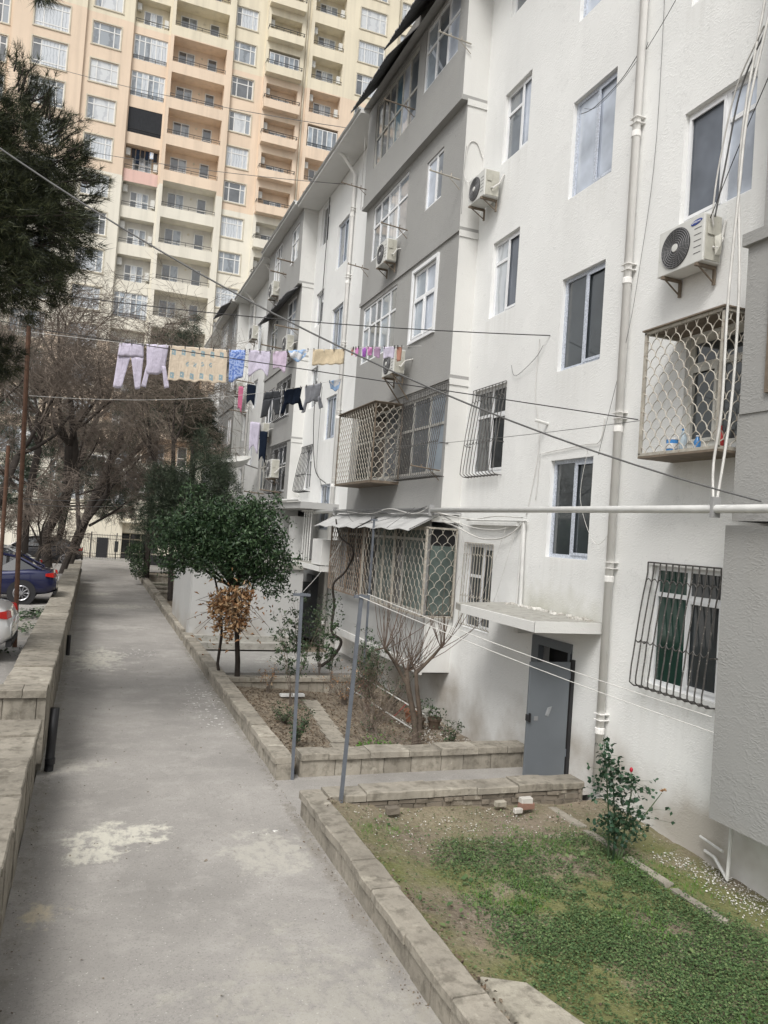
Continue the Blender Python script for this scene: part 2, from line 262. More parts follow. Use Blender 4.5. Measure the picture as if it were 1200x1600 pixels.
class MB:
    def __init__(s, T=None): s.v = []; s.f = []; s.mi = []; s.cur = 0; s.T = T
    def P(s, p):
        if s.T is None: return tuple(p)
        o, u, n = s.T; return tuple(o[i] + u[i]*p[0] + n[i]*p[1] + (p[2] if i == 2 else 0) for i in range(3))
    def add(s, vs, fs):
        k = len(s.v); s.v += [s.P(p) for p in vs]
        for f in fs: s.f.append(tuple(i+k for i in f)); s.mi.append(s.cur)
    def quad(s, a, b, c, d): s.add([a, b, c, d], [(0, 1, 2, 3)])
    def box(s, a, b, j=0):
        x0, y0, z0 = a; x1, y1, z1 = b
        vs = [(x, y, z) for x in (x0, x1) for y in (y0, y1) for z in (z0, z1)]
        if j: vs = [tuple(c + rnd.uniform(-j, j) for c in v) for v in vs]
        s.add(vs, [(0, 1, 3, 2), (4, 6, 7, 5), (0, 4, 5, 1), (2, 3, 7, 6), (0, 2, 6, 4), (1, 5, 7, 3)])
    def tube(s, pts, r, n=6, cap=True):
        pts = [Vector(p) for p in pts]; rs = r if isinstance(r, (list, tuple)) else [r]*len(pts)
        vs = []; up = None
        for i, p in enumerate(pts):
            d = (pts[min(i+1, len(pts)-1)] - pts[max(i-1, 0)])
            if d.length < 1e-9: d = Vector((0, 0, 1))
            d.normalize()
            if up is None: up = Vector((0, 0, 1)) if abs(d.z) < .9 else Vector((1, 0, 0))
            a = d.cross(up)
            if a.length < 1e-4: a = d.orthogonal()
            a.normalize(); b = a.cross(d); up = b
            for k in range(n):
                t = 2*math.pi*k/n; vs.append(tuple(p + (a*math.cos(t) + b*math.sin(t))*rs[i]))
        fs = []
        for i in range(len(pts)-1):
            for k in range(n): fs.append((i*n+k, i*n+(k+1) % n, (i+1)*n+(k+1) % n, (i+1)*n+k))
        if cap and n > 3: fs.append(tuple(range(n))); fs.append(tuple(range((len(pts)-1)*n, len(pts)*n)))
        s.add(vs, fs)
    def lathe(s, c, prof, n=16, axis='z'):
        vs = []
        for (r, h) in prof:
            for k in range(n):
                t = 2*math.pi*k/n; x, y = r*math.cos(t), r*math.sin(t)
                vs.append((c[0]+x, c[1]+y, c[2]+h) if axis == 'z' else ((c[0]+h, c[1]+x, c[2]+y) if axis == 'x' else (c[0]+x, c[1]+h, c[2]+y)))
        fs = []
        for i in range(len(prof)-1):
            for k in range(n): fs.append((i*n+k, i*n+(k+1) % n, (i+1)*n+(k+1) % n, (i+1)*n+k))
        s.add(vs, fs + [tuple(range(n)), tuple(range((len(prof)-1)*n, len(prof)*n))])
    def build(s, name, mats, parent=None, smooth=False, local=False, bevel=0):
        me = bpy.data.meshes.new(name); off = Vector((0, 0, 0)) if local else off_of(parent)
        me.from_pydata([(x-off.x, y-off.y, z-off.z) for x, y, z in s.v], [], s.f)
        mats = mats if isinstance(mats, (list, tuple)) else [mats]
        for m in mats: me.materials.append(MATS[m])
        if len(mats) > 1: me.polygons.foreach_set('material_index', s.mi)
        if smooth: me.polygons.foreach_set('use_smooth', [True]*len(me.polygons))
        me.update(); o = bpy.data.objects.new(name, me); COL.objects.link(o); o.parent = parent
        if bevel:
            b = o.modifiers.new('bevel', 'BEVEL'); b.width = bevel; b.segments = 2; b.limit_method = 'ANGLE'
        return o
def struct(name, mb, m): return setp(mb.build(name, m), kind='structure')
def solo(name, mb, m, label, cat, group=None, **k): return setp(mb.build(name, m, **k), label, cat, group)
def dup(o, parent=None, loc=None):
    c = o.copy(); COL.objects.link(c); c.parent = parent
    for ch in o.children: dup(ch, c)
    if loc is not None: c.location = loc
    return c

XF = 7.5
TX = lambda x: ((x, 0, 0), (0, 1, 0), (-1, 0, 0))     # u = Y, n = outward (-X), w = z
TY = lambda y: ((0, y, 0), (1, 0, 0), (0, -1, 0))     # u = X, n = outward (-Y)

def wall(mb, u0, u1, w0, w1, holes, depth=.2, cutsw=(), cutsu=(), band=None, n0=0, revmat=None):
    us = sorted(set([u0, u1, *cutsu] + [h[i] for h in holes for i in (0, 1)])); ws = sorted(set([w0, w1, *cutsw] + [h[i] for h in holes for i in (2, 3)]))
    us = [u for u in us if u0 <= u <= u1]; ws = [w for w in ws if w0 <= w <= w1]
    for i in range(len(us)-1):
        for j in range(len(ws)-1):
            cu, cw = (us[i]+us[i+1])/2, (ws[j]+ws[j+1])/2
            if any(h[0] < cu < h[1] and h[2] < cw < h[3] for h in holes): continue
            if band: mb.cur = band(cw)
            mb.quad((us[i], n0, ws[j]), (us[i+1], n0, ws[j]), (us[i+1], n0, ws[j+1]), (us[i], n0, ws[j+1]))
    for h in holes:
        a, b, c, d = h[:4]; dp = h[4] if len(h) > 4 else depth
        if band: mb.cur = band((c+d)/2) if revmat is None else revmat
        elif revmat is not None: mb.cur = revmat
        mb.quad((a, n0, c), (a, n0-dp, c), (a, n0-dp, d), (a, n0, d)); mb.quad((b, n0, c), (b, n0-dp, c), (b, n0-dp, d), (b, n0, d))
        mb.quad((a, n0, d), (b, n0, d), (b, n0-dp, d), (a, n0-dp, d)); mb.quad((a, n0, c), (b, n0, c), (b, n0-dp, c), (a, n0-dp, c))

def window(parent, T, a, b, c, d, n, mull=(.5,), trans=(), frame='upvc_white', panes='pane_dark', fw=.05, sash=(), panel=None, name='window', label=None):
    """frame + pane; mull = fractions across, trans = list of (i, fraction) horizontal bars in column i (or None for all)"""
    m = MB(T); f0 = n; f1 = n+.05
    m.box((a, f0, c), (b, f1, c+fw)); m.box((a, f0, d-fw), (b, f1, d)); m.box((a, f0, c+fw), (a+fw, f1, d-fw)); m.box((b-fw, f0, c+fw), (b, f1, d-fw))
    xs = [a] + [a+(b-a)*t for t in mull] + [b]
    for t in xs[1:-1]: m.box((t-fw/2, f0, c+fw), (t+fw/2, f1, d-fw))
    for (i, fr) in trans:
        rng = range(len(xs)-1) if i is None else [i]
        for k in rng:
            w = c+(d-c)*fr; m.box((xs[k]+fw*.6, f0+.002, w-fw/2), (xs[k+1]-fw*.6, f1-.003, w+fw/2))
    for i in sash:
        x0, x1 = xs[i]+fw*.5, xs[i+1]-fw*.5; t = [fr for k, fr in trans if k in (None, i)]; top = c+(d-c)*t[0]-fw/2 if t else d-fw; s_ = .045
        m.box((x0, f1, c+fw), (x0+s_, f1+.02, top)); m.box((x1-s_, f1, c+fw), (x1, f1+.02, top)); m.box((x0+s_, f1, c+fw), (x1-s_, f1+.02, c+fw+s_)); m.box((x0+s_, f1, top-s_), (x1-s_, f1+.02, top))
    o = m.build(name, frame, parent)
    if label: o['label'] = label
    ps = panes if isinstance(panes, (list, tuple)) else [panes]
    for k in range(len(xs)-1):
        g = MB(T); g.box((xs[k]+fw*.4, n+.012, c+fw*.5), (xs[k+1]-fw*.4, n+.022, d-fw*.5)); g.build('pane', ps[k % len(ps)], o)
    return o

# ------------------------------------------------------------ ground, path, parking, soils
m = MB(); m.quad((-400, -300, -.62), (400, -300, -.62), (400, 600, -.62), (-400, 600, -.62)); struct('ground', m, 'parking_asphalt')
m = MB(); m.quad((-.5, -4, 0), (2.95, -4, 0), (2.95, 56, 0), (-.5, 56, 0)); m.quad((2.95, 10.0, 0), (7.9, 10.0, .0), (7.9, 11.6, .0), (2.95, 11.6, 0)); struct('path', m, 'path_asphalt')
m = MB(); m.quad((-60, 56, -.004), (60, 56, -.004), (60, 140, -.004), (-60, 140, -.004)); struct('yard', m, 'parking_asphalt')
m = MB(); m.quad((-60, 12.0, 1.04), (-.85, 12.0, 1.04), (-.85, 44.0, 1.04), (-60, 44.0, 1.04)); m.quad((-60, 44.0, 1.04), (-.85, 44.0, 1.04), (-2, 60, .0), (-60, 60, .0)); struct('parking_lot', m, 'parking_asphalt')
m = MB(); m.quad((-60, -10, .7), (-.9, -10, .7), (-.9, 11.8, .7), (-60, 11.8, .7)); struct('planter_soil', m, 'soil')
def soil_sheet(name, x0, x1, y0, y1, zf, mat, nx=24, ny=40, amp=.02):
    m = MB(); r = random.Random(3)
    g = [[(x0+(x1-x0)*i/nx, y0+(y1-y0)*j/ny, zf(x0+(x1-x0)*i/nx, y0+(y1-y0)*j/ny) + r.uniform(-amp, amp)) for j in range(ny+1)] for i in range(nx+1)]
    vs = [p for row in g for p in row]; m.add(vs, [(i*(ny+1)+j, (i+1)*(ny+1)+j, (i+1)*(ny+1)+j+1, i*(ny+1)+j+1) for i in range(nx) for j in range(ny)])
    o = m.build(name, mat, smooth=True); return setp(o, kind='structure')
def lawn_z(x, y): return .02 + .16*max(0, 1-(x-3)/1.0) + .12*max(0, min(1, (y-8.3)/1.4))*max(0, min(1, (6.5-x)/3)) - .10*max(0, (x-6.3)/1.2)*max(0, min(1, (9-y)/3))
soil_sheet('lawn_soil', 3.0, 7.6, 2.0, 9.75, lawn_z, 'soil_moss')
def gard_z(x, y): return .06 - .32*(x-3)/4.5
soil_sheet('garden_soil', 3.0, 7.6, 11.75, 18.2, gard_z, 'soil')
m = MB(); m.quad((3.0, 18.2, -.06), (7.6, 18.2, -.3), (7.6, 19.6, -.2), (3.0, 19.6, -.02)); struct('far_garden_soil', m, 'soil')
m = MB(); m.box((3.1, 19.6, -.3), (7.5, 22.9, 0.02)); struct('pavement', m, 'pavement_slab')
m = MB(); m.quad((3.0, 22.9, -.2), (7.6, 22.9, -.2), (7.6, 57, -.05), (3.0, 57, -.05)); struct('back_garden_soil', m, 'soil')

# ------------------------------------------------------------ garden walls (coping + body)
def garden_wall(label, x0, y0, x1, y1, z0, zt, th=.34, mat='limestone', cat='wall', step=(.55, .85), cap=.1, over=.04, rub=None, side=None, group=None):
    """runs along x or y; coping stones with gaps over block courses"""
    r = random.Random(int(abs(x0*31+y0*17+x1*7+y1*3)*10)); root = thing('garden_wall', label, cat, ((x0+x1)/2, (y0+y1)/2, z0), group)
    alongy = abs(y1-y0) > abs(x1-x0); a, b = (y0, y1) if alongy else (x0, x1); c0, c1 = (x0, x0+th) if alongy else (y0, y0+th)
    cp = MB(); t = a
    while t < b-.05:
        L = min(r.uniform(*step), b-t)
        if b-t-L < .25: L = b-t
        g = r.uniform(.003, .010); dz = r.uniform(-.012, .012); e0, e1 = r.uniform(-.012, .012), r.uniform(-.012, .012)
        nb = max(1, int(L/.16)); top = []
        for k in range(nb+1):
            tt = t+g+(L-2*g)*k/nb; w0 = c0-over+e0+r.uniform(-.008, .008); w1 = c1+over+e1+r.uniform(-.008, .008)
            top.append((tt, w0, w1, zt+dz+r.uniform(-.005, .005)))
        vs = []
        for (tt, w0, w1, z) in top:
            ch = .014
            ring = [(w0, zt-cap), (w0, z-ch), (w0+ch, z), (w1-ch, z), (w1, z-ch), (w1, zt-cap)]
            vs += [(q[0], tt, q[1]) if alongy else (tt, q[0], q[1]) for q in ring]
        fs = [(k*6+i, k*6+(i+1) % 6, (k+1)*6+(i+1) % 6, (k+1)*6+i) for k in range(nb) for i in range(6)] + [tuple(range(6)), tuple(range(nb*6, nb*6+6))]
        cp.add(vs, fs); t += L
    cp.build('coping', mat if mat != 'rubble' else 'limestone_pale', root)
    bd = MB(); t = a
    core = MB()
    if alongy: bd.box((c0+.03, a, z0-.3), (c1-.03, b, zt-cap-.004))
    else: bd.box((a, c0+.03, z0-.3), (b, c1-.03, zt-cap-.004))
    while t < b-.02:
        L = min(r.uniform(.35, .6), b-t); g = .006; e = r.uniform(-.008, .008)
        if alongy: bd.box((c0+e, t+g, z0-.3), (c1-e, t+L-g, zt-cap-.006))
        else: bd.box((t+g, c0+e, z0-.3), (t+L-g, c1-e, zt-cap-.006))
        t += L
    bd.build('body', mat, root)
    if rub:   # rough rubble facing on one side, (start, end)
        ru = MB(); zz = z0-.25
        while zz < zt-cap-.02:
            h = min(r.uniform(.05, .11), zt-cap-zz); t = rub[0]
            while t < rub[1]:
                L = min(r.uniform(.1, .3), rub[1]-t+.01); q = c0-.005-r.uniform(0, .05)
                ru.box((t+.006, q, zz+.005), (t+L-.006, c0+.03, zz+h-.004), .006); t += L
            zz += h
        ru.build('rubble_face', 'rubble', root)
    return root
garden_wall('pale limestone wall with worn coping between the path and the green lawn', 2.84, 2.5, 2.84, 9.92, 0, .34, th=.22, step=(.45, .95))
garden_wall('low limestone wall with rubble side facing the lawn, in front of the grey steel door', 3.14, 9.70, 7.12, 9.70, 0, .33, th=.30, rub=(3.3, 7.05), step=(.5, 1.0), mat='limestone')
garden_wall('low limestone block wall ending at the open grey steel door, shrub garden behind it', 3.22, 11.44, 7.2, 11.44, 0, .36, th=.30, step=(.4, .8))
garden_wall('long limestone kerb wall between the path and the shrub garden with two thin poles', 2.84, 11.35, 2.84, 24.4, 0, .34, th=.22, step=(.45, .85))
garden_wall('limestone kerb wall beside the far patch of grass', 2.84, 24.9, 2.84, 36, 0, .34, th=.24)
garden_wall('short farthest limestone kerb wall before the fence', 2.84, 36.8, 2.84, 52, 0, .36, th=.24)
garden_wall('low stone wall crossing the shrub garden behind the thin bushes', 3.15, 17.9, 6.6, 17.9, -.1, .24, th=.24, step=(.5, .9))
garden_wall('tall limestone retaining wall between the parked cars and the path', -1.0, 12.3, -1.0, 44, 0, 1.25, th=.54, step=(.55, .9), cap=.11)
garden_wall('stone wall end facing the camera above the nearest left wall', -6, 11.95, -.44, 11.95, .5, 1.25, th=.33, cap=.11)
garden_wall('nearest left limestone wall with wide mossy coping beside the path', -1.12, -2, -1.12, 11.55, 0, .92, th=.62, step=(.5, .9), cap=.09, over=.03)
garden_wall('small stub of stacked stones in the far left planter at the frame edge', -3.0, 10.7, -1.15, 10.7, .7, 1.22, th=.3)
for i, (y, z) in enumerate([(39.5, .22), (41.2, .3), (43.0, .34), (46.5, .5)]):
    setp(garden_wall(['low stone border in front of the far grass patch', 'low stone border just behind the far grass patch', 'second low stone border behind the far grass patch', 'last low stone border near the fence gate'][i], 3.1, y, 6.8, y, -.1, z, th=.25))
m = MB(); r = rnd
m.add([(3.18, 4.6, .12), (3.75, 4.75, .14), (3.62, 5.5, .13), (3.2, 5.75, .1), (3.2, 4.65, .28), (3.70, 4.8, .27), (3.55, 5.42, .26), (3.24, 5.62, .24)], [(0, 1, 2, 3), (4, 5, 6, 7), (0, 1, 5, 4), (1, 2, 6, 5), (2, 3, 7, 6), (3, 0, 4, 7)])
solo('stone_slab', m, 'limestone_pale', 'pale loose stone slab leaning on the near end of the lawn wall', 'stone', bevel=.01)

# ------------------------------------------------------------ apartment block (right)
AB = thing('apartment_building', 'long five storey white and grey rendered apartment block along the path', 'building', (12, 27, 0))
NEAR_A = (7.6, 8.92); ST = (10.5, 11.75); BW = (13.42, 14.6)
YEND = 57.0
holes = []; wins = []
def addw(y0, y1, z0, z1, **k): holes.append((y0, y1, z0, z1)); wins.append((y0, y1, z0, z1, k))
# near kitchen column
addw(7.62, 8.93, 1.95, 3.62, mull=(.5,), trans=((0, .76), (1, .76)), panes=['pane_dark', 'pane_green'], frame='upvc_white', label='white window with green glass behind iron bars')
addw(7.45, 8.5, 5.25, 6.8, mull=(.45,), trans=((None, .74),), frame='upvc_old', panes='pane_dark', sash=(1,), fw=.09, label='weathered white window inside the scalloped cage')
addw(7.5, 8.80, 8.5, 10.12, mull=(.42,), trans=((0, .72),), panes=['pane_painted_sky', 'pane_net'], sash=(1,))
addw(7.5, 8.80, 11.7, 13.3, panes=['pane_painted_sky', 'pane_grey'])
# stair column
for (z0, z1, pn) in ((3.6, 5.3, ['pane_dark', 'pane_dark']), (6.89, 8.55, ['pane_dark', 'pane_dark']), (10.0, 11.77, ['pane_painted_sky', 'pane_painted_sky']), (13.25, 15.0, ['pane_grey', 'pane_painted_sky'])):
    addw(10.48, 11.72, z0, z1, mull=(.48,), frame='upvc_film', panes=pn, label='stair window with blue patterned film on its frame' if z0 < 4 else None)
# B column
addw(13.6, 14.8, 1.95, 3.72, mull=(.45,), trans=((1, .62),), panes='pane_dark')
addw(13.5, 14.86, 5.2, 7.0, trans=((None, .68),), panes='pane_dark', sash=(0,))
addw(13.38, 14.48, 8.5, 10.12, mull=(.5,), trans=((1, .72),), panes=['pane_net', 'pane_curtain'], sash=(0,))
addw(13.3, 14.36, 11.78, 13.28, mull=(.42,), trans=((1, .70),), panes=['pane_painted_sky', 'pane_grey'])
addw(13.3, 14.36, 14.95, 16.2, panes='pane_grey')
# second section, 14.7 m further
for z0, z1 in ((5.2, 6.9), (8.5, 10.0), (11.6, 13.1), (14.75, 16.2)):
    addw(22.35, 23.3, z0, z1, panes=rnd.choice(['pane_grey', 'pane_dark', 'pane_curtain']))
for z0, z1 in ((3.8, 5.4), (7.0, 8.53), (10.1, 11.75), (13.2, 14.85)):
    addw(25.4, 26.7, z0, z1, mull=(.5,), frame='upvc_film', panes=['pane_blueish', 'pane_grey'])
for z0, z1, p in ((5.28, 6.93, 'pane_dark'), (8.45, 10.0, 'pane_grey'), (11.65, 12.97, 'pane_grey'), (14.8, 16.4, 'pane_dark')):
    addw(28.1, 29.15, z0, z1, trans=((0, .7),), panes=p)
for z0, z1 in ((5.3, 6.9), (8.5, 10.0), (11.6, 13.1), (14.7, 16.2)):
    addw(37.3, 38.3, z0, z1, panes=rnd.choice(['pane_grey', 'pane_curtain'])); addw(40.2, 41.3, z0-1.6, z1-1.6, panes='pane_blueish'); addw(42.9, 43.8, z0, z1, panes='pane_grey')
    addw(52.0, 53.0, z0, z1, panes='pane_grey'); addw(54.6, 55.6, z0-1.6, z1-1.6, panes='pane_blueish')
doorh = (10.72, 11.92, -.35, 2.2, .35)
m = MB(TX(XF)); wall(m, -3, YEND, -.6, 16.5, holes + [doorh, (26.0, 27.6, -.3, 2.15, .3)], depth=.2); m.build('wall', 'plaster_white', AB)
m = MB(); m.quad((XF, YEND, -.6), (20, YEND, -.6), (20, YEND, 16.5), (XF, YEND, 16.5)); m.quad((XF, -3, -.6), (20, -3, -.6), (20, -3, 16.5), (XF, -3, 16.5)); m.quad((20, -3, -.6), (20, YEND, -.6), (20, YEND, 16.5), (20, -3, 16.5)); m.build('rear_wall', 'plaster_white_smooth', AB)
for (a, b, c, d, k) in wins: k.setdefault('fw', .062); k.setdefault('sash', (0,)); window(AB, TX(XF), a, b, c, d, -.13, **k)
# fold of the door recess
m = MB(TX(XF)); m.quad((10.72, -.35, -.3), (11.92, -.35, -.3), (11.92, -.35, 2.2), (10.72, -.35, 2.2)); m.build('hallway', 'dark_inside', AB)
m = MB(TX(XF)); m.box((10.72, -.08, 2.05), (11.92, .03, 2.2)); m.box((11.70, -.08, -.1), (11.92, .03, 2.05)); m.box((10.77, -.08, -.1), (10.83, .012, 2.05)); m.build('door_frame', 'door_grey', AB)
dr = MB(); dr.box((6.66, 10.62, .10), (7.41, 10.665, 1.93)); do = dr.build('door', 'door_grey', AB, bevel=.006); do['label'] = 'grey steel entrance door standing wide open'
h = MB(); h.box((6.635, 10.58, 1.0), (6.665, 10.64, 1.10)); h.box((6.68, 10.575, .98), (6.70, 10.62, 1.12)); h.build('handle', 'iron_black', do)
h = MB(); h.box((6.78, 10.612, 1.0), (6.85, 10.62, 1.065)); h.build('notice', 'ac_grille', do)
h = MB(); h.add([(6.98, 10.61, 1.08), (7.04, 10.61, 1.06), (7.10, 10.61, 1.22), (7.02, 10.61, 1.2), (6.98, 10.619, 1.08), (7.04, 10.619, 1.06), (7.10, 10.619, 1.22), (7.02, 10.619, 1.2)], [(0, 1, 2, 3), (4, 5, 6, 7), (0, 1, 5, 4), (1, 2, 6, 5), (2, 3, 7, 6), (3, 0, 4, 7)]); h.build('sticker', 'steel_light', do)
h = MB(); h.box((7.44, 10.62, -.1), (7.499, 10.70, 1.96)); h.build('door_jamb', 'iron_black', AB)
for zz in (.4, 1.65):
    h = MB(); h.tube([(7.425, 10.64, zz), (7.425, 10.64, zz+.12)], .014, 8); h.build('hinge', 'steel_grey', do)
# canopies over the doors
def canopy(y0, y1, z, x0):
    c = MB(); c.add([(x0, y0, z), (7.5, y0, z), (7.5, y1, z), (x0+.12, y1, z), (x0, y1-.5, z), (x0, y0, z+.12), (7.5, y0, z+.16), (7.5, y1, z+.16), (x0+.12, y1, z+.12), (x0, y1-.5, z+.12)],
                    [(0, 1, 2, 3, 4), (5, 6, 7, 8, 9), (0, 1, 6, 5), (1, 2, 7, 6), (2, 3, 8, 7), (3, 4, 9, 8), (4, 0, 5, 9)])
    o = c.build('canopy', 'cement', AB, bevel=.008)
    e = MB(); e.box((x0-.012, y0-.012, z-.02), (x0+.05, y1-.48, z+.13)); e.box((x0-.012, y0-.03, z-.02), (7.49, y0-.001, z+.15)); e.build('canopy_edge', 'plaster_white_smooth', o)
    q = MB()
    for _ in range(60):
        y = rnd.uniform(y0+.1, y1-.2); x = 7.46-abs(rnd.gauss(0, .09)); s_ = rnd.uniform(.01, .045); q.box((x-s_, y-s_, z+.13), (min(x+s_, 7.495), y+s_, z+.165+s_*.5), s_*.3)
    q.build('rubble', 'chips', o)['kind'] = 'stuff'
canopy(10.0, 12.95, 2.5, 6.3); canopy(22.3, 26.8, 2.55, 6.45)
m = MB(); m.box((7.2, 11.98, 2.2), (7.5, 12.12, 2.5)); m.build('bracket', 'plaster_white_smooth', AB)

# bays
def bay(y0, y1, specs, gf=True, smooth_ret=True):
    """specs: per level list of hole tuples; levels: gf, 2f, 3f, 4f, 5f"""
    lv = [(.85, 4.30, 6.85), (4.30, 7.33, 7.05), (7.33, 10.62, 7.05), (10.62, 13.55, 7.04), (13.55, 16.55, 6.90)]
    if not gf: lv = lv[1:]; specs = specs[1:]
    for (z0, z1, x), hs_ in zip(lv, specs):
        b = MB(TX(x)); wall(b, y0, y1, z0, z1, [h[:4] for h in hs_], depth=.14)
        b.cur = 0; b.quad((y0, 0, z0), (y1, 0, z0), (y1, -(XF-x), z0), (y0, -(XF-x), z0)); b.quad((y0, 0, z1), (y1, 0, z1), (y1, -(XF-x), z1), (y0, -(XF-x), z1))
        b.quad((y1, 0, z0), (y1, -(XF-x), z0), (y1, -(XF-x), z1), (y1, 0, z1))
        bo = b.build('bay', 'plaster_grey' if z0 > 4 else 'plaster_grey_light', AB)
        q = MB(); q.box((x-.004, y0-.014, z0+.02), (XF, y0, 2.1 if (z0 < 1 and y0 < 20) else z1-.02)); q.build('bay_side', 'plaster_white_smooth', bo); q = MB(); q.box((x-.02, y0-.04, z1-.16), (XF, y0-.015, z1-.02)); q.build('side_band', 'plaster_white_smooth', bo)
        if z0 > 4.5:
            q = MB(); q.box((x-.035, y0-.02, z0-.05), (XF, y1, z0+.06)); q.build('ledge', 'plaster_grey', bo)
        for h in hs_:
            if len(h) > 4: window(AB, TX(x), h[0], h[1], h[2], h[3], -.08, **dict(dict(fw=.06), **h[4]))
G5 = dict(mull=(.33, .66), trans=((None, .62),), frame='upvc_white', panes=['pane_painted_sky', 'pane_grey', 'pane_blueish'], label='white framed glazing of the top floor bay')
bay(15.25, 22.0, [
    [(15.45, 21.8, 2.1, 4.0, dict(mull=(.22, .32, .5, .64, .78, .9), trans=((None, .86),), frame='old_frame', panes=['pane_frosted', 'pane_dark', 'pane_frosted', 'pane_dark', 'pane_dark', 'pane_dark', 'pane_grey']))],
    [(15.4, 21.6, 5.25, 7.1, dict(mull=(.14, .3, .46, .6, .8), trans=((None, .6),), frame='old_frame', panes=['pane_blueish', 'pane_grey', 'pane_dark', 'pane_grey', 'pane_dark', 'pane_dark']))],
    [(16.34, 17.75, 8.62, 10.35, dict(mull=(.5,), trans=((None, .60),), panes=['pane_painted_sky', 'pane_blueish'], fw=.07, sash=(0, 1), label='bright white framed window in the grey bay')), (18.95, 21.7, 8.75, 10.45, dict(mull=(.2, .45, .6, .8), trans=((None, .62),), panes=['pane_grey', 'pane_blueish', 'pane_dark', 'pane_grey', 'pane_blueish']))],
    [(16.42, 17.4, 11.8, 13.02, dict(mull=(.42,), panes=['pane_grey', 'pane_painted_sky'])), (18.62, 21.35, 11.75, 13.38, dict(mull=(.28, .55, .78), trans=((None, .62),), panes=['pane_blueish', 'pane_curtain', 'pane_grey', 'pane_grey']))],
    [(15.7, 17.68, 14.85, 16.5, G5), (18.1, 21.3, 14.5, 16.4, dict(mull=(.2, .36, .52, .68, .84), trans=((None, .45),), frame='old_frame', panes=['pane_grey', 'pane_painted_sky', 'pane_blue', 'pane_grey', 'pane_dark', 'pane_grey'], label='old grey framed patchwork glazing of the top floor'))]])
# broad white frame applied round the third floor window
m = MB(TX(7.05)); m.box((16.26, .0, 8.55), (17.83, .05, 8.62)); m.box((16.26, 0, 10.35), (17.83, .05, 10.43)); m.box((16.26, 0, 8.62), (16.34, .05, 10.35)); m.box((17.75, 0, 8.62), (17.83, .05, 10.35)); m.build('window_surround', 'upvc_white', AB)
bay(29.75, 36.1, [
    [(30.3, 31.6, 1.8, 3.4, dict(panes='pane_grey'))],
    [(30.45, 33.1, 5.25, 7.15, dict(mull=(.3, .6), trans=((None, .6),), panes=['pane_dark', 'pane_grey', 'pane_dark'])), (34.2, 35.7, 5.4, 7.05, dict(trans=((None, .65),), frame='old_frame', panes=['pane_dark', 'pane_grey']))],
    [(30.6, 32.4, 8.4, 9.95, dict(trans=((None, .6),), panes=['pane_dark', 'pane_dark'])), (33.6, 35.4, 8.4, 9.95, dict(mull=(.3, .65), panes=['pane_dark', 'pane_grey', 'pane_dark']))],
    [(30.58, 32.16, 11.6, 13.3, dict(trans=((None, .62),), panes=['pane_painted_sky', 'pane_grey'])), (33.9, 35.35, 11.8, 13.2, dict(trans=((None, .65),), panes=['pane_grey', 'pane_dark']))],
    [(30.38, 31.68, 14.75, 16.2, dict(trans=((None, .6),), panes=['pane_curtain', 'pane_grey'])), (33.5, 35.05, 14.75, 16.45, dict(mull=(.35, .65), trans=((None, .6),), panes=['pane_grey', 'pane_dark', 'pane_curtain']))]])
bay(44.4, 50.8, [
    [(45, 46.4, 1.8, 3.4, dict(panes='pane_grey'))],
    [(45, 46.4, 5.3, 7.0, dict(panes='pane_grey')), (48, 50, 5.3, 7.0, dict(mull=(.33, .66), panes='pane_dark'))],
    [(45, 46.4, 8.4, 10.0, dict(panes='pane_curtain')), (48, 50, 8.4, 10.0, dict(mull=(.33, .66), panes='pane_grey'))],
    [(45, 46.4, 11.6, 13.2, dict(panes='pane_curtain')), (48, 50, 11.6, 13.2, dict(mull=(.33, .66), panes='pane_dark'))],
    [(45, 46.4, 14.7, 16.2, dict(panes='pane_grey')), (48, 50, 14.7, 16.2, dict(mull=(.33, .66), panes='pane_grey'))]])
# bay at the right edge of the view: own geometry (its ground storey stops under the gas pipe)
bb = MB(TX(6.92)); wall(bb, -1, 7.02, .78, 4.18, []); bb.quad((-1, 0, .78), (7.02, 0, .78), (7.02, -.6, .78), (-1, -.6, .78)); bb.quad((-1, 0, 4.18), (7.02, 0, 4.18), (7.02, -.6, 4.18), (-1, -.6, 4.18)); bb.quad((7.02, 0, .78), (7.02, -.6, .78), (7.02, -.6, 4.18), (7.02, 0, 4.18)); bb.build('bay', 'plaster_grey', AB)
for (x, z0, z1, ye) in ((7.05, 4.24, 5.5, 7.06), (7.03, 5.5, 7.68, 7.02), (7.12, 7.72, 16.5, 6.9)):
    bb = MB(TX(x)); wall(bb, -1, ye, z0, z1, [(4.5, 6.62, 5.75, 7.1)] if z0 == 5.5 else [], depth=.14); bb.quad((ye, 0, z0), (ye, -.6, z0), (ye, -.6, z1), (ye, 0, z1)); bb.quad((-1, 0, z0), (ye, 0, z0), (ye, -.6, z0), (-1, -.6, z0)); bb.quad((-1, 0, z1), (ye, 0, z1), (ye, -.6, z1), (-1, -.6, z1)); bo = bb.build('bay', 'plaster_grey', AB)
    if z0 == 5.5:
        q = MB(); q.box((6.97, -1, 7.5), (7.5, 7.06, 7.66), .01); q.build('ledge', 'plaster_grey', bo); window(AB, TX(x), 4.5, 6.62, 5.75, 7.1, -.1, panes='pane_dark', frame='old_frame')

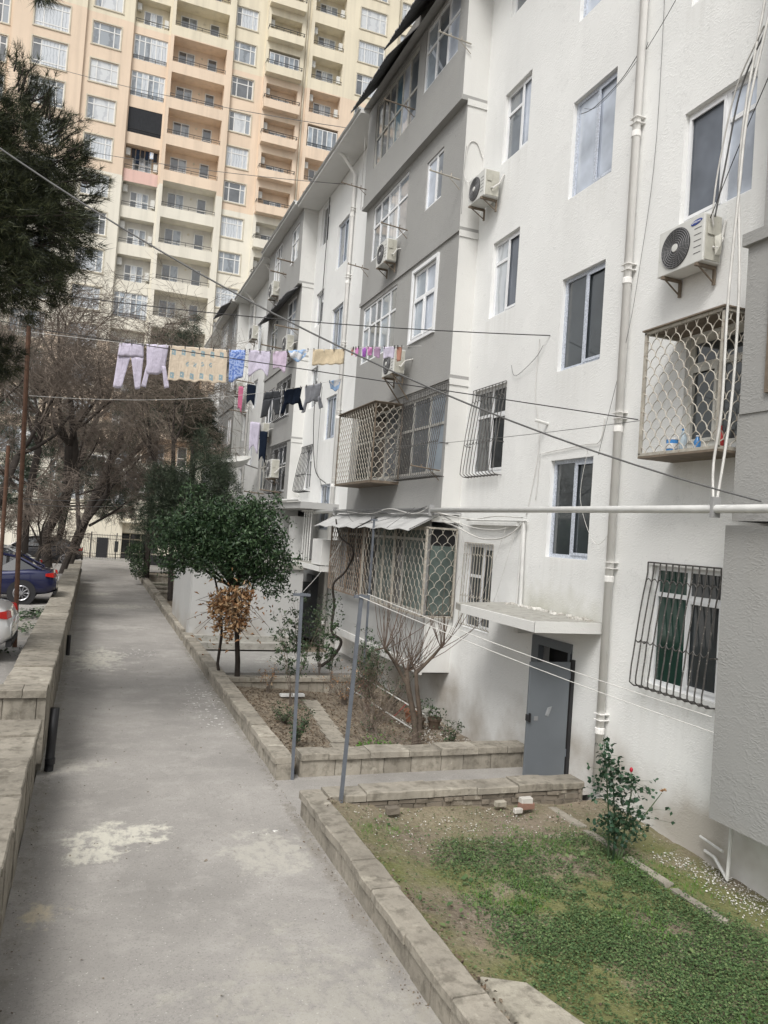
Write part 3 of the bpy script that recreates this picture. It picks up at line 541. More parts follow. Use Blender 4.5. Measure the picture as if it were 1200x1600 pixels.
# roof: eave boards, fascia and dark awnings over the top bays
def eave(y0, y1, x0, z0, zt):
    e = MB(); e.add([(x0, y0, z0), (7.62, y0, z0+.02), (7.62, y1, z0+.02), (x0, y1, z0), (x0, y0, z0+.14), (8.5, y0, zt), (8.5, y1, zt), (x0, y1, z0+.14)], [(0, 1, 2, 3), (4, 5, 6, 7), (0, 3, 7, 4), (0, 1, 5, 4), (3, 2, 6, 7)])
    o = e.build('eave', 'plaster_white_smooth', AB); f = MB(); n = int((y1-y0)/.5)
    pts = [(x0-.03, y0+(y1-y0)*i/n, z0+.13+rnd.uniform(-.02, .02)) for i in range(n+1)]
    f.tube(pts, .045, 6); f.build('fascia', 'tin', o)
for y0, y1, x0, z0 in ((22.02, 29.7, 6.62, 16.5), (29.7, 36.2, 6.5, 16.58), (36.2, 44.2, 6.62, 16.5), (44.2, 51, 6.45, 16.5), (51, 57.3, 6.62, 16.42)): eave(y0, y1, x0, z0, z0+.5)
m = MB(); m.quad((6.7, -3, 16.62), (13.5, -3, 19), (13.5, 57.3, 19), (6.7, 57.3, 16.62)); m.quad((20.4, -3, 16.4), (13.5, -3, 19), (13.5, 57.3, 19), (20.4, 57.3, 16.4)); m.build('roof', 'tin', AB)
def awning(y0, y1, xo, zo, zi, xi, mat='tin_dark', corr=.12, jag=.05, name='awning', parent=AB):
    a = MB(); n = int((y1-y0)/corr)*2; vs = []
    for i in range(n+1):
        y = y0+(y1-y0)*i/n; d = .022*(1 if i % 2 else -1); j = rnd.uniform(-jag, jag) if (i//6) % 2 else rnd.uniform(-jag*.3, jag*.3)
        vs += [(xo+j, y, zo+d), (xi, y, zi+d), (xo+j, y, zo+d+.012), (xi, y, zi+d+.012)]
    fs = []
    for i in range(n): k = i*4; fs += [(k, k+1, k+5, k+4), (k+2, k+6, k+7, k+3), (k, k+4, k+6, k+2)]
    a.add(vs, fs); return a.build(name, mat, parent)
awning(18.5, 21.5, 6.15, 16.1, 17.3, 7.1, jag=.02); awning(14.9, 18.6, 6.1, 16.3, 17.6, 7.1, jag=.02)
awning(44.6, 47.8, 5.9, 16.2, 17.0, 7.1); awning(30.0, 35.9, 6.5, 13.15, 13.5, 7.04)
m = MB(TX(7.0)); m.box((15.4, -.3, 16.3), (21.6, -.05, 17.6)); m.build('bay_top', 'cement_dark', AB)

# iron grilles
def bars_grille(y0, y1, z0, z1, x, belly=.22, n=9, mat='iron_grey', r=.009, label=None, scroll=True):
    g = MB(); T = lambda y, q, z: (x-q, y, z)
    def prof(z):
        t = (z1-z)/(z1-z0); return .03 + belly*min(1, max(0, (t-.12)/.80))**.75
    for i in range(n):
        y = y0+(y1-y0)*i/(n-1); pts = [T(y, prof(z1-(z1-z0)*k/12)+rnd.uniform(-.004, .004), z1-(z1-z0)*k/12) for k in range(12)]
        pts += [T(y, belly+.03, z0+.05), T(y, belly*.8, z0), T(y, 0, z0-.01)]; g.tube(pts, r, 5)
    for f in (0.0, .16, .62):
        z = z1-(z1-z0)*f; q = prof(z)
        if scroll and f > 0:
            for i in range(n-1):
                ya = y0+(y1-y0)*i/(n-1); yb = y0+(y1-y0)*(i+1)/(n-1); s_ = 1 if f < .3 else -1
                g.tube([T(ya+(yb-ya)*t, q+.008, z+s_*.05*math.sin(math.pi*t)) for t in (0, .25, .5, .75, 1)], r*.8, 4)
        else: g.tube([T(y0, q, z), T(y1, q, z)], r, 5)
    for y in (y0, y1): g.tube([T(y, .03+belly*.55, z0+(z1-z0)*.35), T(y, -.05, z0+(z1-z0)*.35)], r, 5)
    g.tube([T(y0, belly*.5, z0), T(y1, belly*.5, z0)], r, 5)
    o = g.build('window_grille', mat, AB)
    if label: o['label'] = label
    return o
bars_grille(7.60, 8.98, 1.9, 3.66, XF, .20, 12, 'iron_dark', .011, 'bellied black and white iron grille on the lower right window')
bars_grille(13.48, 14.9, 5.14, 7.02, XF, .19, 11, 'iron_dark', .009); bars_grille(13.58, 14.82, 2.0, 3.74, XF, .04, 11, 'iron_light', .008)
bars_grille(15.22, 17.85, 5.15, 7.22, 7.05, .24, 26, 'iron_dark', .009, 'long iron bar grille across the second floor bay')
bars_grille(28.05, 29.6, 5.2, 6.98, XF, .25, 8, 'iron_black', .014); bars_grille(30.4, 33.2, 5.2, 7.2, 7.05, .2, 12, 'iron_black', .014)
bars_grille(30.5, 33, 8.3, 10.0, 7.05, .2, 10, 'iron_black', .014)
def scallop(g, P, u0, u1, w0, w1, cw, r, s=4, clipj=.0):
    """fish scale arcs between u0..u1 and w0..w1"""
    ch = cw*.66; j = 0; w = w0-ch*.2
    while w < w1:
        off = (cw/2 if j % 2 else 0); u = u0-cw+off
        while u < u1:
            pts = []
            for k in range(11):
                t = k/10; x = u+cw*(.5-.5*math.cos(math.pi*t)); y = w+ch*(math.sin(math.pi*t)**.9 + (.14 if k == 5 else 0))
                if u0 <= x <= u1 and w0 <= y <= w1: pts.append(P(x, y))
                else:
                    if len(pts) > 1: g.tube(pts, r, s, cap=False)
                    pts = []
            if len(pts) > 1: g.tube(pts, r, s, cap=False)
            u += cw
        w += ch; j += 1
def cage(y0, y1, z0, z1, xo, xi, cw, mat, r=.008, near=True, far=False, top=True, tray=True, label=None, divs=(), framemat=None, framer=.016):
    root = MB(); F = MB(); fm = framemat or mat
    scallop(root, lambda u, w: (xo, u, w), y0, y1, z0, z1, cw, r)
    if near: scallop(root, lambda u, w: (u, y0, w), xo, xi, z0, z1, cw, r)
    if far: scallop(root, lambda u, w: (u, y1, w), xo, xi, z0, z1, cw, r)
    o = root.build('cage', mat, AB)
    if label: o['label'] = label
    for y in (y0, y1, *divs): F.box((xo-framer, y-framer, z0), (xo+framer, y+framer, z1))
    for z in (z0, z1):
        F.box((xo-framer, y0-framer, z-framer), (xo+framer, y1+framer, z+framer)); F.box((xo+framer, y0-framer, z-framer), (xi, y0+framer, z+framer)); F.box((xo+framer, y1-framer, z-framer), (xi, y1+framer, z+framer))
    F.box((xi-.04, y0-framer, z0), (xi, y0+framer, z1)); F.build('cage_frame', fm, o)
    if top:
        t = MB(); t.box((xo-.05, y0-.04, z1+framer), (xi, y1+.04, z1+framer+.02)); t.build('cage_roof', 'iron_brown', o)
    if tray:
        t = MB(); t.box((xo-.02, y0-.02, z0-framer-.03), (xi, y1+.02, z0-framer-.002)); t.build('cage_tray', 'iron_brown', o)
    return o
cage(7.22, 8.62, 5.12, 6.8, 6.92, 7.5, .185, 'iron_light', .0075, label='cream scalloped iron cage round the second floor kitchen window', framer=.02)
cage(17.9, 20.9, 5.1, 7.05, 6.32, 7.05, .19, 'iron_light', .009, label='rusty cream scalloped cage hanging from the grey bay', framemat='iron_brown')
c_ = cage(15.16, 19.25, 2.08, 4.0, 6.72, 7.45, .25, 'iron_light', .0065, top=False, tray=False, label='cream scalloped cage with frosted glass on the near half of the ground floor loggia', divs=(17.0, 17.75), framer=.02)
c2_ = cage(19.35, 22.2, 2.08, 4.0, 6.72, 6.86, .2, 'iron_rust2', .010, near=False, top=False, tray=False, label='rusty darker scalloped cage on the far half of the ground floor loggia', divs=(20.6,), framer=.02)
g = MB(); g.box((6.86, 15.222, 2.12), (7.44, 15.234, 3.62)); g.build('side_glass', 'pane_frosted', c_)
g = MB(); g.box((6.86, 15.222, 3.63), (7.44, 15.234, 3.98)); g.build('side_opening', 'dark_inside', c_)
awning(15.15, 18.55, 6.28, 3.92, 4.30, 6.98, 'tin', 1.0, .0, 'awning'); awning(18.75, 22.6, 6.25, 3.9, 4.32, 6.98, 'tin', 1.0, .0, 'awning')
m = MB(); m.add([(6.28, 15.14, 3.92), (6.98, 15.14, 4.3), (7.48, 15.0, 4.05), (7.48, 14.98, 4.07), (6.98, 15.12, 4.33), (6.28, 15.12, 3.95)], [(0, 1, 4, 5), (1, 2, 3, 4)]); m.build('awning_return', 'tin', AB)
g = MB(); scallop(g, lambda u, w: (7.01, u, w), 4.7, 6.6, 5.75, 7.1, .17, .008); g.box((6.99, 4.6, 5.70), (7.03, 6.64, 5.74)); g.box((6.99, 6.60, 5.74), (7.03, 6.64, 7.1)); g.box((6.99, 4.6, 7.1), (7.03, 6.64, 7.14)); g.build('window_grille', 'iron_brown', AB)
# bay skirts of the ground floor (line and plinth)
m = MB(); m.box((6.80, 15.23, .82), (6.849, 22.02, 1.0)); m.build('skirt_band', 'plaster_white_smooth', AB)
# ground floor extension of the far bay with flat roof and white pipe
m = MB(); m.box((6.35, 27.8, -.3), (7.04, 43.5, 4.45)); m.box((6.2, 24.2, 4.45), (7.5, 43.7, 4.66)); m.build('shop_extension', 'plaster_grey_light', AB)
m = MB(); m.tube([(6.15, 24.2, 4.72), (6.15, 44, 4.72)], .05, 8); m.build('extension_pipe', 'pipe_paint', AB)
m = MB(); m.box((6.5, 22.4, 2.72), (7.5, 23.5, 3.5)); m.build('meter_box', 'plaster_white_smooth', AB)
m = MB(); m.box((6.55, 26.2, 2.75), (7.1, 27.0, 4.2)); m.build('tank_cabinet', 'tin', AB)
m = MB()
for y in (24.6, 24.9, 25.2, 25.5): m.tube([(6.7, y, 2.72), (6.7, y, 4.4)], .02, 6)
m.tube([(6.7, 24.4, 4.4), (6.7, 25.9, 4.4)], .03, 6); m.build('riser_pipes', 'pipe_paint', AB)
m = MB(TX(XF)); m.box((26.0, -.25, -.05), (27.6, -.2, 2.1)); m.build('door', 'door_grey', AB)
m = MB(); m.box((6.72, 25.97, .0), (7.5, 26.02, 1.95)); m.build('door', 'door_grey', AB)

# rain downpipes
def downpipe(y, zb, zt, x=7.40):
    d = MB(); pts = [(x, y, zt), (x, y, zb)]
    d.tube([(6.75, y, 16.55), (6.95, y, 16.45), (x, y, 15.9), (x, y, zb)], .062, 12); o = d.build('downpipe', 'downpipe_paint', AB, smooth=True)
    z = zb+.8
    while z < 16:
        k = MB(); k.lathe((x, y, z), [(.066, -.05), (.075, -.04), (.075, .04), (.066, .05)], 12)
        k.box((x-.07, y-.085, z+.25), (7.5, y+.085, z+.262)); k.box((x-.07, y-.085, z+.16), (7.5, y+.085, z+.17)); z += 2.3
        k.build('pipe_collar', 'downpipe_paint', o)
downpipe(9.76, .25, 16); downpipe(24.75, -.1, 16); downpipe(42.1, 0, 16); downpipe(37.0, 0, 16)
m = MB(); m.tube([(7.44, 12.35, 2.66), (7.44, 12.4, 4.25)], .035, 8); m.tube([(7.45, 12.5, 2.66), (7.45, 12.47, 4.2)], .018, 6); m.tube([(7.42, 12.25, 4.22), (7.42, 14.7, 4.22)], .022, 6); m.box((7.4, 12.6, 4.12), (7.5, 14.6, 4.17)); m.build('conduit', 'pipe_paint', AB)
m = MB(); m.tube([(7.5, 11.9, 5.98), (7.22, 11.9, 6.02)], .028, 8); m.build('vent_stub', 'pipe_paint', AB)
m = MB(); m.tube([(7.30, 7.05, .55), (7.28, 7.05, .02), (7.42, 7.4, .12), (7.46, 7.6, .12)], .022, 8); m.tube([(7.34, 7.2, .28), (7.42, 7.65, .28)], .018, 8); m.tube([(7.3, 7.05, .78), (7.3, 7.05, .5)], .022, 8); m.build('drain_pipe', 'pipe_paint', AB)

# drying arms
for (y, z, L) in ((21.81, 14.09, .9), (18.35, 14.83, .9), (18.34, 11.66, .75), (21.34, 11.54, .65), (15.3, 11.73, .75), (15.2, 14.74, .8), (32.57, 11.46, .9), (29.7, 11.63, .9), (31.0, 14.71, .8), (32.25, 14.58, .8), (30.54, 5.17, .9), (34.0, 5.2, .9), (15.35, 5.27, .7), (38.5, 10.9, .9), (40, 9.6, .9), (45, 12.2, .9), (47, 9, .9)):
    a = MB(); x1 = 7.0; a.tube([(x1, y, z), (x1-L, y, z+.05)], .016 if y < 25 else .03, 6); a.tube([(x1-L*.35, y, z), (x1, y, z-.22)], .01, 5)
    for k in range(3): a.tube([(x1-L*(.3+.33*k), y, z+.03), (x1-L*(.3+.33*k), y, z+.10)], .012, 5)
    a.build('drying_arm', 'iron_light' if 15 < y < 15.25 or y == 15.3 else 'iron_brown', AB)

# ------------------------------------------------------------ air conditioners
def ac(y0, y1, z0, z1, xf, xb, label, badge=False, legs=False, group='air conditioner units on the apartment block'):
    t = thing('air_conditioner', label, 'air conditioner', (xf, (y0+y1)/2, z0), group)
    b = MB(); b.box((xf, y0, z0), (xb, y1, z1)); b.build('casing', ['ac_white'], t, bevel=.012)
    H = z1-z0; cz = (z0+z1)/2; cy = y1-(H*.5)-.03; R_ = H*.43
    f = MB(); f.lathe((xf-.004, cy, cz), [(R_, 0), (R_, -.006), (R_*.2, -.006)], 32, 'x'); fo = f.build('fan_opening', 'ac_dark', t)
    g = MB()
    for k in range(1, 10 if y0 < 16 else 5):
        rr = R_*k/(9.4 if y0 < 16 else 4.6); g.tube([(xf-.02, cy+rr*math.cos(a), cz+rr*math.sin(a)) for a in [2*math.pi*i/28 for i in range(29)]], .0035 if y0 < 16 else .006, 4, cap=False)
    for k in range(24): a = 2*math.pi*k/24; g.tube([(xf-.018, cy+R_*.2*math.cos(a), cz+R_*.2*math.sin(a)), (xf-.018, cy+R_*math.cos(a+.35), cz+R_*math.sin(a+.35))], .0022, 3, cap=False)
    go = g.build('fan_grille', 'ac_grille', t); h = MB(); h.lathe((xf-.022, cy, cz), [(R_*.2, 0), (R_*.19, -.008), (R_*.05, -.01)], 20, 'x'); h.build('hub', 'ac_white', go)
    l = MB()
    for k in range(5): l.box((xf-.004, y0+.04, z0+H*(.2+.13*k)), (xf, y0+.17, z0+H*(.2+.13*k)+.006))
    l.build('louvres', 'ac_dark', t)
    s_ = MB(); s_.box((xf+.03, y0-.012, z0+.02), (xb-.02, y0-.001, z1-.03)); so_ = s_.build('side_panel', 'ac_side', t)
    s_ = MB(); s_.box((xf+.05, y0-.03, z0+H*.55), (xf+.16, y0-.013, z0+H*.92)); s_.build('service_cover', 'ac_side', so_, bevel=.004)
    s_ = MB(); s_.tube([(xf+.15, y0-.02, z0+H*.3), (xf+.16, y0-.08, z0+H*.25), (xb-.03, y0-.06, z0+H*.5), (xb-.01, y0-.02, z0+H*.55), (7.48, y0-.03, z0+H*.9)], .018, 6); s_.build('hose', 'cable_white', so_)
    for y in (y0+.1, y1-.12):
        k = MB(); k.box((xf-.02, y-.02, z0-.045), (xb+.02, y+.02, z0-.004)); k.box((xb-.01, y-.02, z0-.25), (xb+.02, y+.02, z0-.045))
        k.tube([(xf+.04, y, z0-.04), (xb, y, z0-.22)], .012, 5)
        if legs: k.tube([(xf+.05, y, z0-.05), (7.04, y, z0-.6)], .018, 5)
        k.build('bracket', 'iron_brown', t)
    if badge:
        e = MB(); n = 24; vs = []; c = (y0+.135, z0+H*.86)
        for q in (0, .006): vs += [(xf-q-.001, c[0]+.10*math.cos(2*math.pi*i/n), c[1]+.032*math.sin(2*math.pi*i/n)+.012*math.cos(2*math.pi*i/n)*-1) for i in range(n)]
        e.add(vs, [tuple(range(n)), tuple(range(n, 2*n))] + [(i, (i+1) % n, n+(i+1) % n, n+i) for i in range(n)]); bo = e.build('badge', 'badge_blue', t)
        tx = bpy.data.curves.new('lettering', 'FONT'); tx.body = 'SAMSUNG'; tx.size = .036; tx.align_x = 'CENTER'; tx.align_y = 'CENTER'; tx.extrude = .001
        to = bpy.data.objects.new('lettering', tx); COL.objects.link(to); tx.materials.append(MATS['badge_text'])
        dg = bpy.context.evaluated_depsgraph_get(); me = bpy.data.meshes.new_from_object(to.evaluated_get(dg)); bpy.data.objects.remove(to)
        lo = bpy.data.objects.new('lettering', me); COL.objects.link(lo); lo.parent = bo
        Mx = Matrix(((0, 0, -1, xf-.009-t.location.x), (-1, 0, 0, c[0]-t.location.y), (0, 1, 0, c[1]-t.location.z), (0, 0, 0, 1))); me.transform(Mx)
    return t
a1 = ac(7.92, 8.78, 7.66, 8.30, 7.16, 7.46, 'large white air conditioner with blue oval badge under the right hand window', badge=True)
b = MB(); b.add([(7.3, 7.87, 7.98), (7.36, 7.82, 8.02), (7.42, 7.86, 7.97), (7.38, 7.83, 7.75), (7.30, 7.85, 7.73), (7.34, 7.80, 7.85)], [(0, 1, 5), (1, 2, 5), (2, 3, 5), (3, 4, 5), (4, 0, 5)]); b.build('plastic_wrap', 'ac_side', a1)
ac(14.2, 14.95, 10.98, 11.55, 7.05, 7.40, 'beige air conditioner beside the upper white window near the bay corner')
ac(18.9, 19.7, 11.0, 11.6, 6.66, 6.95, 'air conditioner under the fourth floor glazing of the grey bay')
ac(17.5, 18.3, 7.75, 8.35, 6.55, 6.85, 'air conditioner on long bracket legs behind the small drying clothes', legs=True)
ac(33.5, 34.4, 14.0, 14.65, 6.6, 6.9, 'air conditioner below the eave on the second bay')
ac(29.9, 30.7, 10.75, 11.45, 6.6, 6.9, 'air conditioner on the second bay above the beige cloth')
ac(30.6, 31.5, 5.75, 6.5, 6.5, 6.85, 'air conditioner over the black barred window of the second bay')
ac(33.4, 34.3, 7.7, 8.3, 6.6, 6.9, 'air conditioner below the dark hanging trousers')
ac(39.5, 40.4, 13.4, 14.1, 6.9, 7.2, 'air conditioner high on the far white wall')
ac(43, 43.9, 11.0, 11.7, 6.9, 7.2, 'farthest air conditioner behind the lilac cloth')

# satellite dish
t = thing('satellite_dish', 'white satellite dish on the far end of the block above the bushes', 'satellite dish', (6.9, 38, 6.6))
d = MB(); n = 24; vs = [(6.0, 37.6, 6.75)]
dn = Vector((-.25, -.22, .94)).normalized(); du = dn.cross(Vector((0, 0, 1))).normalized(); dv = du.cross(dn)
c = Vector((6.3, 37.9, 6.95)); vs = [tuple(c - dn*.42)]
for (rr, hh) in ((.3, -.36), (.55, -.2), (.74, .02)):
    vs += [tuple(c + du*rr*math.cos(2*math.pi*i/n) + dv*rr*math.sin(2*math.pi*i/n) + dn*hh) for i in range(n)]
fs = [(0, 1+i, 1+(i+1) % n) for i in range(n)] + [(1+k*n+i, 1+k*n+(i+1) % n, 1+(k+1)*n+(i+1) % n, 1+(k+1)*n+i) for k in range(2) for i in range(n)]
d.add(vs, fs); d.build('reflector', 'dish_white', t, smooth=True)
d = MB(); d.tube([tuple(c - dn*.3), tuple(c + dn*.3)], .015, 5); d.tube([tuple(c-dn*.1), (7.5, 38.2, 6.6)], .03, 6); d.box((c.x-.05, c.y-.05, c.z+.22), (c.x+.05, c.y+.05, c.z+.32)); d.build('feed_arm', 'iron_grey', t)

# gas pipe
m = MB(); m.tube([(6.78, -1, 4.36), (6.78, 7.1, 4.36), (6.78, 15.2, 4.38)], .05, 12); m.tube([(6.78, 22.2, 4.38), (6.78, 25.6, 4.34)], .05, 12)
gp = solo('gas_pipe', m, 'pipe_paint', 'long white horizontal gas pipe running along the block at first floor level', 'pipe', smooth=True)
m = MB(); m.tube([(6.78, 15.2, 4.38), (6.78, 22.2, 4.38)], .051, 12); m.build('grey_section', 'pipe_grey', gp, smooth=True)
for y in (7.05, 15.15, 22.25, 2, 25.4): m = MB(); m.box((6.72, y-.02, 4.26), (6.84, y+.02, 4.50)); m.box((6.84, y-.012, 4.34), (7.5, y+.012, 4.37)); m.build('pipe_bracket', 'pipe_grey', gp)

# ------------------------------------------------------------ annex by the second door
t = thing('annex', 'low flat pale grey and white annex behind the round evergreen bush', 'building', (5, 26, 0))
m = MB(); m.box((3.0, 24.35, .1), (6.5, 29.6, 2.45)); m.build('wall', 'annex_white', t)
m = MB(); m.box((2.93, 24.25, 2.45), (6.6, 29.7, 2.58)); m.build('roof', 'cement', t)
m = MB(); m.box((2.98, 24.2, .0), (6.5, 24.349, .28)); m.box((2.98, 23.9, -.1), (6.5, 24.199, .1)); m.build('plinth', 'cement', t)
m = MB(); m.box((2.95, 24.38, .3), (2.998, 29.5, 2.44)); m.build('side_cladding', 'plaster_grey_light', t)

# ------------------------------------------------------------ tower block
TB = thing('tower_block', 'tall yellow and peach residential tower closing the end of the path', 'building', (10, 82, 0))
YT = 74.0; ST_ = 3.43
def bandAB(z): return 0 if z > 49.0 else (1 if z > 34.8 else (2 if z > 19.5 else (1 if z > 9.5 else 2)))
def bandE(z): return 0 if z > 47.5 else (1 if z > 33.8 else (2 if z > 19.5 else (1 if z > 9.5 else 2)))
TM = ['tower_yellow', 'tower_orange', 'tower_cream', 'tower_inner', 'tower_inner_grey']
ZT = 70; ZB = -.5; cutsAB = (49.0, 34.8, 19.5, 9.5); cutsE = (47.5, 33.8, 19.5, 9.5)
def rows(z, zmin=5.0, zmax=68):
    while z < zmax: z += ST_
    z -= ST_; out = []
    while z > zmin: out.append(z); z -= ST_
    return out
def rnd_panes(): 
    a = rnd.choice(['pane_curtain', 'pane_tower_mid', 'pane_tower_mid', 'pane_tower_dark', 'pane_curtain', 'pane_blinds_far'])
    return [rnd.choice([a, a, 'pane_tower_mid', 'pane_tower_dark']), a, rnd.choice([a, a, 'pane_tower_mid'])]
def vis(x, y, z):      # in front of the photograph's frame (with a margin); what stands far outside is not built
    d = Vector((x, y, z-3.8)); q = d.dot(_F); px = 600+1200*d.dot(_R)/q; py = 800-1200*d.dot(_U)/q; return -120 < px < 760 and -160 < py < 900
def tcol(x0, x1, ztop, h, wx0, wx1, band, cuts, n0=0., mull=(.24, .76), tr=((None, .70),), trim=True):
    hs_ = [(wx0, wx1, z-h, z) for z in rows(ztop)]
    m = MB(TY(YT)); wall(m, x0, x1, ZB, ZT, hs_, .22, cuts, band=band, n0=n0); m.build('wall', TM, TB)
    for (a, b, c, d) in hs_:
        if not vis((a+b)/2, YT, c): continue
        if (a, d) and c < 12 and a < 2: pass
        w = window(TB, TY(YT), a, b, c, d, n0-.14, mull=mull, trans=tr, frame='tower_frame', panes=rnd_panes(), fw=.09)
        if trim:
            s_ = MB(TY(YT)); s_.box((a-.12, n0, c-.14), (b+.12, n0+.07, c-.02)); s_.box((a-.10, n0, c-.02), (a-.003, n0+.04, d+.1)); s_.box((b+.003, n0, c-.02), (b+.10, n0+.04, d+.1)); s_.box((a-.003, n0, d+.003), (b+.003, n0+.04, d+.1)); s_.build('surround', 'tower_trim', w)
tcol(-14, -9.85, 45.0, 2.35, -12.6, -10.25, bandAB, cutsAB, n0=-.5)
tcol(-9.85, -4.0, 48.65, 2.38, -8.2, -5.35, bandAB, cutsAB, n0=.25, tr=((None, .78), (None, .16)), mull=(.26, .77))
tcol(-4.0, .02, 48.2, 2.05, -3.42, -1.02, bandAB, cutsAB)
tcol(9.12, 12.2, 36.6, 1.95, 9.22, 11.3, bandE, cutsE, n0=-.35)
tcol(20.1, 25.65, 53.8, 2.15, 21.55, 24.35, bandE, cutsE)
tcol(25.65, 32, 59.4, 2.1, 26.1, 28.4, bandE, cutsE, n0=-.4)
m = MB(TY(YT))   # returns between columns at different depth
for (x, n0, n1) in ((-9.85, -.5, .25), (-4.0, 0, .25), (9.12, -.35, 0), (12.2, -.35, 0), (25.65, -.4, 0)):
    for z0, z1, mi in ((ZB, 9.5, 2), (9.5, 19.5, 1), (19.5, 34.8, 2), (34.8, 49, 1), (49, ZT, 0)):
        m.cur = mi; m.quad((x, n0, z0), (x, n1, z0), (x, n1, z1), (x, n0, z1))
m.build('wall', TM, TB)
def loggia(x0, x1, wx0, wx1, ztop, zlow, band, cuts, depth, kind, n0=0.):
    """recessed balconies: opening from parapet top up to the slab above"""
    zs = rows(ztop); hs_ = [(wx0, wx1, z-(ztop-zlow), z) for z in zs]
    m = MB(TY(YT)); wall(m, x0, x1, ZB, ZT, hs_, depth, cuts, band=band, n0=n0)
    for (a, b, c, d) in hs_:
        m.cur = {0: 0, 1: 1, 2: 4}[band((c+d)/2)]; 
        m.quad((a, n0-depth, c-.9), (b, n0-depth, c-.9), (b, n0-depth, d), (a, n0-depth, d))
    m.build('wall', TM, TB)
    for i, (a, b, c, d) in enumerate(hs_):
        if not vis((a+b)/2, YT, c): continue
        k = round((ztop-d)/ST_); nb = n0-depth+.02
        if kind == 'D':
            window(TB, TY(YT), a+.55, a+2.1, c-.3, c+1.95, nb, mull=(.5,), trans=((None, .45),), frame='tower_frame', panes=['pane_tower_dark', 'pane_tower_mid'], fw=.08, name='balcony_door')
            window(TB, TY(YT), a+3.3, a+4.2, c-.3, c+1.95, nb, mull=(), trans=((None, .5),), frame='tower_frame', panes=['pane_tower_dark'], fw=.08, name='balcony_door')
            g = MB(TY(YT)); g.lathe((a+2.75, nb+.0, c+1.75), [(.1, 0), (.1, .05), (.04, .06)], 10, 'y'); g.build('vent', 'tower_trim', TB)
        elif kind == 'C' and k in (0, 1, 7):
            window(TB, TY(YT), a, b, c, d, n0-.12, mull=(.16, .33, .5, .66, .83), trans=((None, .78),), frame='tower_frame', panes=['pane_tower_mid', 'pane_blueish', 'pane_curtain'] if k else ['pane_tower_mid', 'pane_tower_mid', 'pane_tower_mid', 'pane_curtain', 'pane_curtain', 'pane_curtain'], fw=.09, name='balcony_glazing')
        elif kind == 'C' and k == 2:
            g = MB(TY(YT)); g.box((a+.02, n0-.08, c-.1), (b-.02, n0-.03, d-.02)); o = g.build('roller_blind', 'blind_black', TB); o['label'] = 'black roller blind closing a balcony'
        elif (kind == 'G' and k == 3) or (kind == 'F' and k == 1):
            window(TB, TY(YT), a+.1, b-.05, c, d-.25, n0-.1, mull=(.16, .33, .5, .66, .83), trans=(), frame='tower_frame', panes=['pane_blueish', 'pane_grey'], fw=.08, name='balcony_glazing')
        else:
            window(TB, TY(YT), a+.7, b-.6, c-.5, min(c+1.75, d-.15), nb, mull=(.36, .64), trans=((None, .62),), frame='tower_frame', panes=['pane_tower_dark', 'pane_curtain', 'pane_tower_mid'], fw=.08, name='balcony_door')
            g = MB(TY(YT)); g.box((a+.05, n0-.75, d-.85), (a+.45, n0-.45, d-.2)); g.build('ac_unit', 'ac_white', TB); g = MB(TY(YT)); g.box((b-.42, n0-.7, c+.4), (b-.06, n0-.4, c+1.15)); g.build('ac_unit', 'ac_white', TB)
        if kind == 'C' and k == 3:
            g = MB(TY(YT)); g.box((a-.02, n0, c-1.15), (b+.02, n0+.03, c-.03)); g.cur = 0; g.build('parapet', 'tower_pink', TB)['label'] = 'pink painted balcony parapet'
            for q, (xx, hh, mm) in enumerate(((.55, .9, 'cloth_black'), (.95, 1.35, 'cloth_navy'), (1.35, .7, 'cloth_black'), (1.75, .8, 'cloth_navy'), (2.15, .6, 'cloth_white'), (2.5, .85, 'cloth_black'))):
                cc = MB(TY(YT)); cc.box((a+xx, n0-.3, d-.25-hh), (a+xx+.32, n0-.27, d-.25)); solo('laundry', cc, mm, ['short black garment drying on the pink tower balcony, leftmost', 'long navy trousers drying on the pink tower balcony', 'black shirt drying mid line on the pink tower balcony', 'navy top drying right of centre on the pink tower balcony', 'white cloth drying on the pink tower balcony', 'black garment drying at the right end of the pink tower balcony'][q], 'laundry', 'laundry on the pink tower balcony')
        # rail
        g = MB(TY(YT)); g.box((a, n0-.03, c+.36), (b, n0+.01, c+.40)); g.box((a, n0-.03, c+.16), (b, n0+.0, c+.185)); nn = int((b-a)/.8)
        for q in range(nn+1): xx = a+.03+(b-a-.06)*q/nn; g.box((xx-.018, n0-.03, c), (xx+.018, n0+.0, c+.36))
        g.build('railing', 'iron_black', TB)
loggia(.02, 3.3, .14, 3.12, 48.3, 45.95, bandAB, cutsAB, .9, 'C', n0=-.35)
loggia(3.3, 9.12, 3.62, 8.52, 48.9, 46.5, bandAB, cutsAB, 1.5, 'D')
m = MB(TY(YT))
for x in (3.3,):
    for z0, z1, mi in ((ZB, 9.5, 2), (9.5, 19.5, 1), (19.5, 34.8, 2), (34.8, 49, 1), (49, ZT, 0)): m.cur = mi; m.quad((x, -.35, z0), (x, 0, z0), (x, 0, z1), (x, -.35, z1))
for z0, z1, mi in ((ZB, 9.5, 2), (9.5, 19.5, 1), (19.5, 34.8, 2), (34.8, 49, 1), (49, ZT, 0)): m.cur = mi; m.quad((.02, -.35, z0), (.02, 0, z0), (.02, 0, z1), (.02, -.35, z1))
m.build('wall', TM, TB)
loggia(12.2, 16.0, 12.5, 15.6, 53.7, 51.2, bandE, cutsE, 1.0, 'F')
loggia(16.5, 20.1, 16.85, 20.0, 54.25, 52.0, bandE, cutsE, 1.3, 'G')
m = MB(TY(YT))
